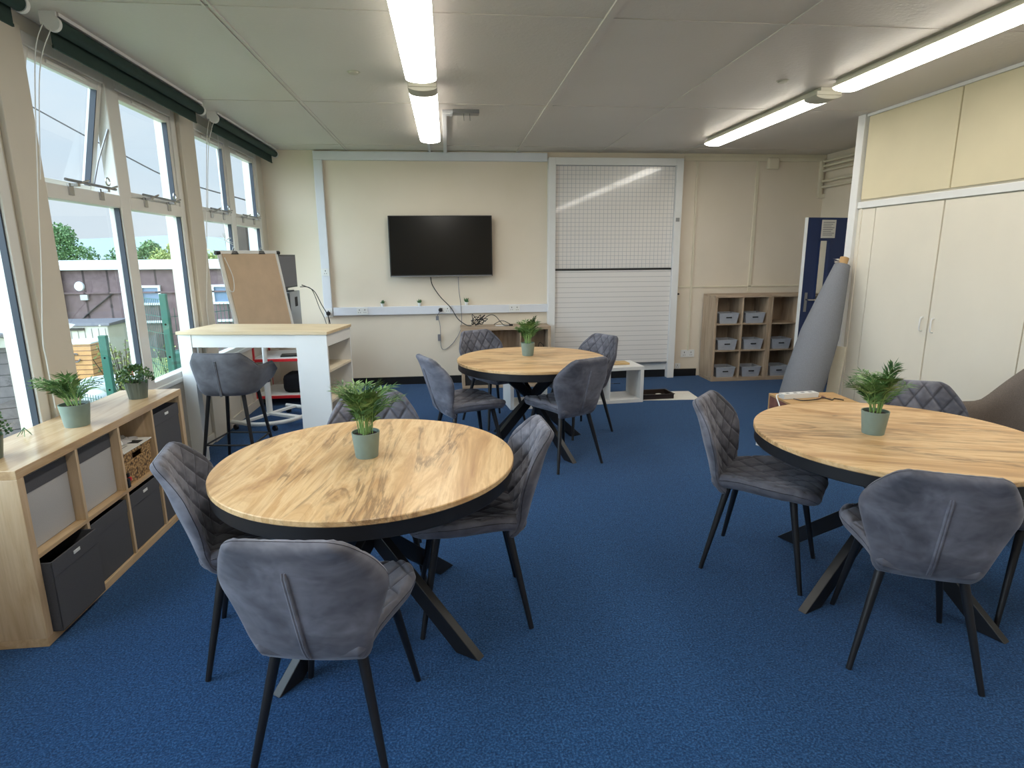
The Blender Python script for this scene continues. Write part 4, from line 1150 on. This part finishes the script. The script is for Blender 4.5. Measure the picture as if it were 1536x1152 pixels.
tag(m.build('white_cable', M['white'], smooth=True), 'white cable looping from power strip down to the carpet', 'cable')
o = MB().box(-.03, .03, -.022, .022, 0, .035).build('white_plug', M['white'], bevel=.006); o.location = (2.545, 4.49, 0); o.rotation_euler = (0, 0, .4); tag(o, 'white plug lying on the carpet beside the cardboard box', 'plug')
m = MB(); m.tube(spline([(2.76, 4.42, .41), (2.80, 4.36, .41), (2.90, 4.35, .415), (2.98, 4.40, .41), (3.02, 4.44, .41), (3.05, 4.36, .406), (3.10, 4.40, .406), (3.14, 4.34, .406)]), .0045, 6)
tag(m.build('black_cable', M['blackp'], smooth=True), 'black cable curled beside the power strip on the cardboard box', 'cable')

# ------------------------------------------------------------ armchair (right edge)
t = thing('tub_armchair', 'taupe fabric tub armchair against the cupboards, cut off at the right', 'armchair', (3.29, 3.03, 0), PI)
m = MB(); poly = [(.33, -.2), (.33, .2), (.30, .27), (-.28, .30), (-.32, .22), (-.32, -.22), (-.28, -.30), (.30, -.27)]
m.prism(poly, .14, .36); m.build('seat_base', M['taupe'], t, bevel=.02)
m = MB(); m.box(-.22, .34, -.22, .22, .36, .47); m.build('seat_cushion', M['taupe'], t, bevel=.04, smooth=True)
m = MB(); N = 48; outer = []; inner = []
for i in range(N+1):
    s = i/N*2-1; a = s*PI*.5
    if abs(s) > .62: e = (abs(s)-.62)/.38; pu = -.10+.42*e; pv = math.copysign(.31, s); nn = Vector((0, -math.copysign(1, s), 0))
    else:
        b_ = s/.62*PI/2; pu = -.10-.24*math.cos(b_)**.8; pv = .31*math.copysign(abs(math.sin(b_))**.75, s); nn = Vector((math.cos(b_), -math.sin(b_), 0)).normalized()
    tp = .63+(.26*(1-max(0, min(1, (abs(s)-.28)/.36)))**1.0)
    for j in range(9):
        f = j/8; z = .16+(tp-.16)*f; k = math.sqrt(max(.002, 1-abs(2*f-1)**10)); p = Vector((pu, pv, z))-nn*.03*f
        outer.append(p-nn*.035*k); inner.append(p+nn*.035*k)
K = len(outer); fs = []
for i in range(N):
    for j in range(8):
        a = i*9+j; fs += [(a, a+1, a+10, a+9), (K+a, K+a+9, K+a+10, K+a+1)]
    a = i*9; fs += [(a, a+9, K+a+9, K+a), (a+8, K+a+8, K+a+17, a+17)]
for i in (0, N):
    for j in range(8): a = i*9+j; fs.append((a, K+a, K+a+1, a+1))
m.add(outer+inner, fs); m.build('backrest', M['taupe'], t, smooth=True, angle=60)
for u, v in ((.25, .22), (.25, -.22), (-.24, .22), (-.24, -.22)):
    c = MB(); c.tube([(u, v, .15), (u*1.1, v*1.1, 0)], [.02, .012], 12); c.build('leg', M['black'], t, smooth=True)

# ------------------------------------------------------------ outside
GZ = -1.1
m = MB(); m.box(-60, XL-.3, -20, 60, GZ-.2, GZ); tag(m.build('lawn', M['grass']), 'grassy ground outside the windows', 'lawn', kind='stuff')
t = thing('brown_building', 'single-storey brown timber building with white fascia beyond the lawn', 'building', (0, 17, 0))
MB().box(-24, 4, 0, 6, GZ, 1.42).build('wall', M['brown'], t)
MB().box(-24.2, 4.2, -.12, 6.1, 1.28, 1.52).build('fascia', M['fascia'], t, bevel=.01)
MB().box(-24, 4, -.06, 0, .66, .70).build('rail', M['brown'], t)
MB().box(-10.25, -10.1, -.12, 0, GZ, 1.28).build('downpipe', M['brown'], t)
for x in (-7.93, -6.1, -4.2):
    w = MB(); w.box(x-.26, x+.26, -.06, 0, .80, .86); w.box(x-.26, x+.26, -.06, 0, .34, .40); w.box(x-.26, x-.2, -.06, 0, .4, .8); w.box(x+.2, x+.26, -.06, 0, .4, .8); w.box(x-.2, x+.2, -.05, 0, -.14, -.08)
    o = w.build('window', M['fascia'], t)
    MB().box(x-.2, x+.2, -.02, -.01, .40, .80).build('pane', simple('sky_lit_glass', (120,140,165), .1), o)
c = MB(); c.lathe([(0, .05), (.11, .04), (.13, 0)], n=24, M=Matrix.Translation((-9.70, 0, .855)) @ Matrix.Rotation(PI/2, 4, 'X') @ Matrix.Scale(1, 4)); c.build('wall_light', M['fascia'], t, smooth=True)
MB().box(-9.68, -9.50, -.08, 0, .50, .64).build('meter_box', simple('grey_box', (186,188,186), .6), t)
c = MB(); c.tube(spline([(-8.9, -.03, .66), (-9.1, -.03, .5), (-9.5, -.03, .2), (-9.85, -.03, -.1), (-10.1, -.03, -.3)]), .018, 6); c.build('cable', M['blackp'], t)
t = thing('storage_shed', 'pale resin storage shed with grey lid beside the brown building', 'storage shed', (-8.83, 15.55, GZ), R(0))
MB().box(-.68, .68, -.42, .42, 0, 1.10).build('body', M['resin'], t, bevel=.02)
m = MB(); m.prism([(-.46, 0), (.46, 0), (.44, .10), (-.44, .06)], -.74, .74, Matrix.Translation((0, 0, 1.10)) @ Matrix(((0,0,1,0), (1,0,0,0), (0,1,0,0), (0,0,0,1)))); m.build('lid', M['resinlid'], t, bevel=.01)
m = MB()
for k in range(9): m.box(-.62+.155*k-.006, -.62+.155*k+.006, -.425, -.42, .06, 1.04)
m.build('panel_groove', M['resinlid'], t)
MB().box(-.16, .16, -.46, -.42, 1.0, 1.06).build('latch', M['blackp'], t)
t = thing('timber_planter', 'tapered orange-brown tiled timber planter outside the window', 'planter', (-8.05, 13.9, GZ))
m = MB(); wt, wb, h = .34, .26, .90
m.add([(-wb,-wb,0),(wb,-wb,0),(wb,wb,0),(-wb,wb,0),(-wt,-wt,h),(wt,-wt,h),(wt,wt,h),(-wt,wt,h)], [(3,2,1,0),(4,5,6,7),(0,1,5,4),(1,2,6,5),(2,3,7,6),(3,0,4,7)]); m.build('body', M['planter'], t)
m = MB()
for k in range(8):
    z = .10+k*.105; w = wb+(wt-wb)*z/h; m.box(-w-.004, w+.004, -w-.006, -w+.02, z-.006, z+.006); m.box(w-.02, w+.006, -w, w, z-.006, z+.006)
m.build('tile_edge', M['planterline'], t)
m = MB(); m.tube([(.09*math.cos(a), -.335, .58+.09*math.sin(a)) for a in [PI*.3+1.6*PI*k/12 for k in range(13)]], .015, 6); m.build('ring_handle', M['resinlid'], t)
MB().box(-wt-.03, wt+.03, -wt-.03, wt+.03, h-.02, h+.01).build('rim', M['fascia'], t)
for loc, r, lab in (((-7.15, 12.9, GZ), .42, 'white painted tyre on the lawn beside the planter'), ((-6.9, 11.4, GZ), .40, 'white painted tyre on the lawn nearest the window')):
    m = MB(); m.tube([(r*math.cos(a), r*math.sin(a), .11) for a in [2*PI*k/32 for k in range(32)]], .13, 12, closed=True)
    m.v = [(x, y, max(0, z)) for x, y, z in m.v]
    o = m.build('painted_tyre', M['tyre'], smooth=True); o.location = loc; tag(o, lab, 'tyre', 'painted tyres')
o = MB().box(-.2, .2, -.12, .12, 0, .2).build('toy_box', M['red'], bevel=.05, smooth=True); o.location = (-7.1, 14.0, GZ); o.scale = (1, 1, 1); tag(o, 'small red toy on the lawn beyond the fence post', 'toy')
def post(x, y, z1, w, lab):
    m = MB(); m.box(-w/2, w/2, -w*.35, w*.35, 0, z1-GZ); o = m.build('fence_post', M['fence'], bevel=.006); o.location = (x, y, GZ)
    mm = MB()
    for k in range(5): mm.lathe([(0, -.01), (.012, -.008), (.012, 0)], n=10, M=Matrix.Translation((0, -w*.35, .4+k*.38)) @ Matrix.Rotation(PI/2, 4, 'X'))
    mm.build('bolt', M['chrome'], o); return tag(o, lab, 'fence post', 'green fence posts')
post(-4.00, 7.3, .70, .085, 'short green metal fence post outside the middle window, nearest the planter')
post(-4.06, 8.1, 1.12, .085, 'tall green metal fence post outside the middle window')
post(-3.26, 7.25, 1.17, .075, 'green metal fence post beside the pane right of centre mullion')
post(-2.62, 8.6, .9, .16, 'wide green metal post behind the flip chart')
def mesh_panel(a, b, z0, z1, lab):
    m = MB(); a = Vector(a); b = Vector(b); L = (b-a).length; n = int(L/.06)
    for k in range(n+1):
        p = a.lerp(b, k/n); m.bar((p.x, p.y, z0), (p.x, p.y, z1), .005, .005, (1, 0, 0))
    z = z0
    while z <= z1+.001:
        m.bar((a.x, a.y, z), (b.x, b.y, z), .006, .006); z += .2
    tag(m.build('mesh_fence', M['fence']), lab, 'fence')
mesh_panel((-4.06, 8.1, 0), (-3.26, 7.25, 0), GZ, 1.10, 'tall green wire mesh fence panel between tall posts')
mesh_panel((-4.95, 7.95, 0), (-4.00, 7.3, 0), GZ, -.05, 'low green wire mesh fence panel before the planter and tyres')
mesh_panel((-3.26, 7.25, 0), (-2.62, 8.6, 0), GZ, 1.0, 'green wire mesh fence panel behind the flip chart')
m = MB(); m.box(-.18, .18, -.15, .15, 0, 1.35); o = m.build('green_bin', M['fence'], bevel=.02); o.location = (-3.85, 9.0, GZ); tag(o, 'dark green bin outside low in the right middle pane', 'bin')
m = MB(); m.box(-.06, .06, -.05, .05, 0, 3.15); o = m.build('timber_post', simple('dark_brown_timber', (74,64,58), .8, var=.2, scale=6)); o.location = (-2.87, 9.0, GZ); tag(o, 'dark brown timber post seen in the pane above the flip chart', 'post')
# shed on the left with curved roof
t = thing('garden_shed', 'weathered board shed with curved roof outside the left window', 'shed', (-6.05, 7.6, GZ), R(24))
MB().box(-3.0, 1.0, 0, 2.5, 0, 1.62).build('wall', M['shed'], t)
m = MB(); poly = [(-3.1+4.2*k/24, 1.62+.40*math.sin(PI*k/24)) for k in range(25)]
m.prism(poly, -2.6, .1, Matrix.Rotation(PI/2, 4, 'X')); m.build('roof', M['resin'], t)
m = MB(); m.tube([(x, -.12, z+.02) for x, z in poly], .03, 6); m.build('roof_trim', M['resinlid'], t)
# slate-roofed house far behind
t = thing('far_house', 'distant house with grey slate roof beyond the hedge', 'house', (-9.6, 34, GZ))
MB().box(-.2, 2.2, 0, 3, 0, 2.75).build('wall', M['fascia'], t)
m = MB(); m.add([(-.35,-.2,2.7),(2.35,-.2,2.7),(2.35,3.2,2.7),(-.35,3.2,2.7),(.3,1.5,3.75),(1.9,1.5,3.75)], [(0,1,5,4),(2,3,4,5),(1,2,5),(3,0,4),(0,3,2,1)]); m.build('roof', M['slate'], t)
MB().box(.9, 1.25, 1.3, 1.6, 3.5, 4.2).build('chimney', M['brown'], t)
# trees
def tree(label, loc, blobs, seed, n, mat, leaf=.11, name='leafy_tree', group='trees beyond the brown building'):
    rnd = random.Random(seed); t = thing(name, label, 'tree', loc, 0, group); lf = MB()
    for k in range(n):
        cx, cy, cz, r = blobs[rnd.randrange(len(blobs))]
        d = Vector((rnd.gauss(0, 1), rnd.gauss(0, 1), rnd.gauss(0, 1))).normalized()*r*rnd.uniform(.55, 1.08)
        c = Vector((cx, cy, cz))+Vector((d.x, d.y, d.z*.85)); a = Vector((rnd.gauss(0, 1), rnd.gauss(0, 1), rnd.gauss(0, 1))).normalized(); b = a.orthogonal().normalized()
        s = leaf*rnd.uniform(.6, 1.2); lf.add([c, c+a*s*.5+b*s*.3, c+a*s, c+a*s*.5-b*s*.3], [(0, 1, 2, 3)])
    lf.build('crown', M[mat], t)
    tr = MB()
    for cx, cy, cz, r in blobs: tr.tube([(0, 0, 0), (cx*.5, cy*.5, cz*.5), (cx, cy, cz+r*.3)], [.12, .07, .02], 7)
    tr.build('trunk', M['bark'], t); return t
tree('leafy green tree seen in the left part of the middle window', (-14.6, 24.5, GZ), [(0,0,3.0,.8), (-.7,0,2.7,.8), (.7,0,2.6,.7), (.2,0,3.5,.5), (-.9,.2,3.3,.45)], 1, 6500, 'treeleaf')
tree('lower leafy green tree beside the mullion in the middle window', (-12.2, 25.5, GZ), [(-.5,0,2.5,.7), (.3,0,2.6,.6), (.9,0,2.4,.6), (.5,0,3.0,.35)], 2, 5000, 'treeleaf')
tree('yellow-green leafy tree in the right pane of the middle window', (-10.0, 24.0, GZ), [(-.5,0,2.5,.6), (.3,0,2.6,.55), (1.0,0,2.4,.6), (.0,0,3.0,.35)], 3, 5000, 'treeyellow')
tree('leafy tree behind the building toward the left windows', (-17.8, 24.5, GZ), [(-.6,0,2.6,.9), (.6,0,2.5,.8), (0,0,3.0,.6)], 4, 4000, 'treeleaf')
def shrub(label, loc, seed, s=1.0):
    rnd = random.Random(seed); t = thing('garden_shrub', label, 'shrub', loc, 0, 'shrubs by the wire fence'); lf = MB(); st = MB()
    for k in range(26):
        a = rnd.uniform(0, 2*PI); L = rnd.uniform(.7, 1.4)*s; o_ = rnd.uniform(.1, .45)*s
        tip = Vector((math.cos(a)*o_, math.sin(a)*o_, L)); st.tube([(0, 0, 0), tip*.5+Vector((0, 0, .1)), tip], .006, 5)
        for i in range(22):
            p = tip*rnd.uniform(.25, 1); d = Vector((rnd.gauss(0, 1), rnd.gauss(0, 1), rnd.gauss(.2, .7))).normalized(); b = d.orthogonal().normalized(); q = .07*rnd.uniform(.6, 1.2)
            lf.add([p, p+d*q*.5+b*q*.25, p+d*q, p+d*q*.5-b*q*.25], [(0, 1, 2, 3)])
    lf.build('foliage', M['treeyellow'], t); st.build('stem', M['bark'], t)
shrub('light green shrub between the short and tall fence posts', (-5.3, 10.1, GZ), 8)
shrub('light green shrub in the lower right middle pane', (-4.7, 10.6, GZ), 9, .9)
m = MB(); wp = [(-9.6, 14, 5.35), (-8.34, 14, 4.61), (-7.4, 14, 4.06), (-6.72, 14, 3.70), (-5.94, 14, 3.28), (-5.25, 14, 3.05), (-4.54, 14, 2.85), (-3.6, 14, 2.62), (-1, 14, 2.3)]
m.tube(spline([(-16, 14, 9.3)]+wp, 4), .014, 6); tag(m.build('overhead_cable', M['blackp']), 'thin overhead cable sagging across the sky outside', 'cable')
m = MB(); m.add([(-60, 55, GZ), (-10, 55, GZ), (-10, 58, 2.6), (-24, 58, 3.6), (-40, 58, 3.0), (-60, 58, 3.4), (-60, 62, GZ), (-10, 62, GZ)], [(0,1,2,3,4,5), (6,5,4,3,2,7), (0,5,6), (1,7,2), (0,6,7,1)])
tag(m.build('distant_hill', simple('hazy_hill', (150,162,168), .95)), 'pale distant hill on the horizon', 'hill')

# ------------------------------------------------------------ world
SKY, SKY_FILL = 1.05, 9.5
w = bpy.data.worlds.new('overcast_sky'); sc.world = w; w.use_nodes = True
nt = w.node_tree; nt.nodes.clear()
out = nt.nodes.new('ShaderNodeOutputWorld'); bg = nt.nodes.new('ShaderNodeBackground'); nt.links.new(bg.outputs[0], out.inputs[0])
tc = nt.nodes.new('ShaderNodeTexCoord'); sp = nt.nodes.new('ShaderNodeSeparateXYZ'); nt.links.new(tc.outputs['Generated'], sp.inputs[0])
rp = nt.nodes.new('ShaderNodeValToRGB'); nt.links.new(sp.outputs['Z'], rp.inputs[0])
e = rp.color_ramp.elements; e[0].position = 0; e[0].color = (.74, .86, .97, 1); e[1].position = .5; e[1].color = (.60, .80, 1.0, 1)
mp = nt.nodes.new('ShaderNodeMapping'); mp.inputs['Scale'].default_value = (1, 1, 4); nt.links.new(tc.outputs['Generated'], mp.inputs[0])
nz = nt.nodes.new('ShaderNodeTexNoise'); nz.inputs['Scale'].default_value = 3; nz.inputs['Detail'].default_value = 5; nt.links.new(mp.outputs[0], nz.inputs['Vector'])
mx = nt.nodes.new('ShaderNodeMix'); mx.data_type = 'RGBA'; mx.blend_type = 'MIX'
r2 = nt.nodes.new('ShaderNodeValToRGB'); nt.links.new(nz.outputs['Fac'], r2.inputs[0]); r2.color_ramp.elements[0].position = .4; r2.color_ramp.elements[1].position = .75
nt.links.new(r2.outputs[0], mx.inputs[0]); nt.links.new(rp.outputs[0], mx.inputs[6]); mx.inputs[7].default_value = (.80, .89, .98, 1)
nrm = nt.nodes.new('ShaderNodeVectorMath'); nrm.operation = 'NORMALIZE'; nt.links.new(tc.outputs['Generated'], nrm.inputs[0])
dt = nt.nodes.new('ShaderNodeVectorMath'); dt.operation = 'DOT_PRODUCT'; nt.links.new(nrm.outputs[0], dt.inputs[0])
dt.inputs[1].default_value = Vector((-.74, -.48, .47)).normalized()
def wm(op, a, b):
    k = nt.nodes.new('ShaderNodeMath'); k.operation = op
    for sck, v in zip(k.inputs, (a, b)):
        if isinstance(v, bpy.types.NodeSocket): nt.links.new(v, sck)
        else: sck.default_value = v
    return k.outputs[0]
skyfill = wm('MULTIPLY', wm('POWER', wm('MAXIMUM', dt.outputs['Value'], 0.0), 3.0), SKY_FILL)  # unseen bright patch of sky behind the camera, added to brighten the interior
zen = wm('MULTIPLY', wm('POWER', wm('MAXIMUM', sp.outputs['Z'], 0.0), 2.0), 1.6)
nt.links.new(mx.outputs[2], bg.inputs[0]); nt.links.new(wm('ADD', wm('ADD', skyfill, zen), SKY), bg.inputs[1])

# ------------------------------------------------------------ camera
cam = bpy.data.cameras.new('camera'); co = bpy.data.objects.new('camera', cam); C.objects.link(co)
cam.sensor_width = 36; cam.sensor_fit = 'HORIZONTAL'; cam.lens = 890.3/1536*36; cam.clip_start = .05; cam.clip_end = 300
p, yw, rl = R(12.249), R(-5.955), R(-.4896)
cy, sy = math.cos(yw), math.sin(yw)
fw = Vector((-sy*math.cos(p), cy*math.cos(p), -math.sin(p))); rt = Vector((cy, sy, 0)); up = rt.cross(fw)
rt2 = rt*math.cos(rl)+up*math.sin(rl); up2 = -rt*math.sin(rl)+up*math.cos(rl)
co.matrix_world = Matrix(((rt2.x, up2.x, -fw.x, 0), (rt2.y, up2.y, -fw.y, 0), (rt2.z, up2.z, -fw.z, 1.57), (0, 0, 0, 1)))
sc.camera = co
sc.view_settings.view_transform = 'Standard'; sc.view_settings.look = 'None'; sc.view_settings.exposure = 0; sc.view_settings.gamma = 1
sc.view_settings.use_curve_mapping = False
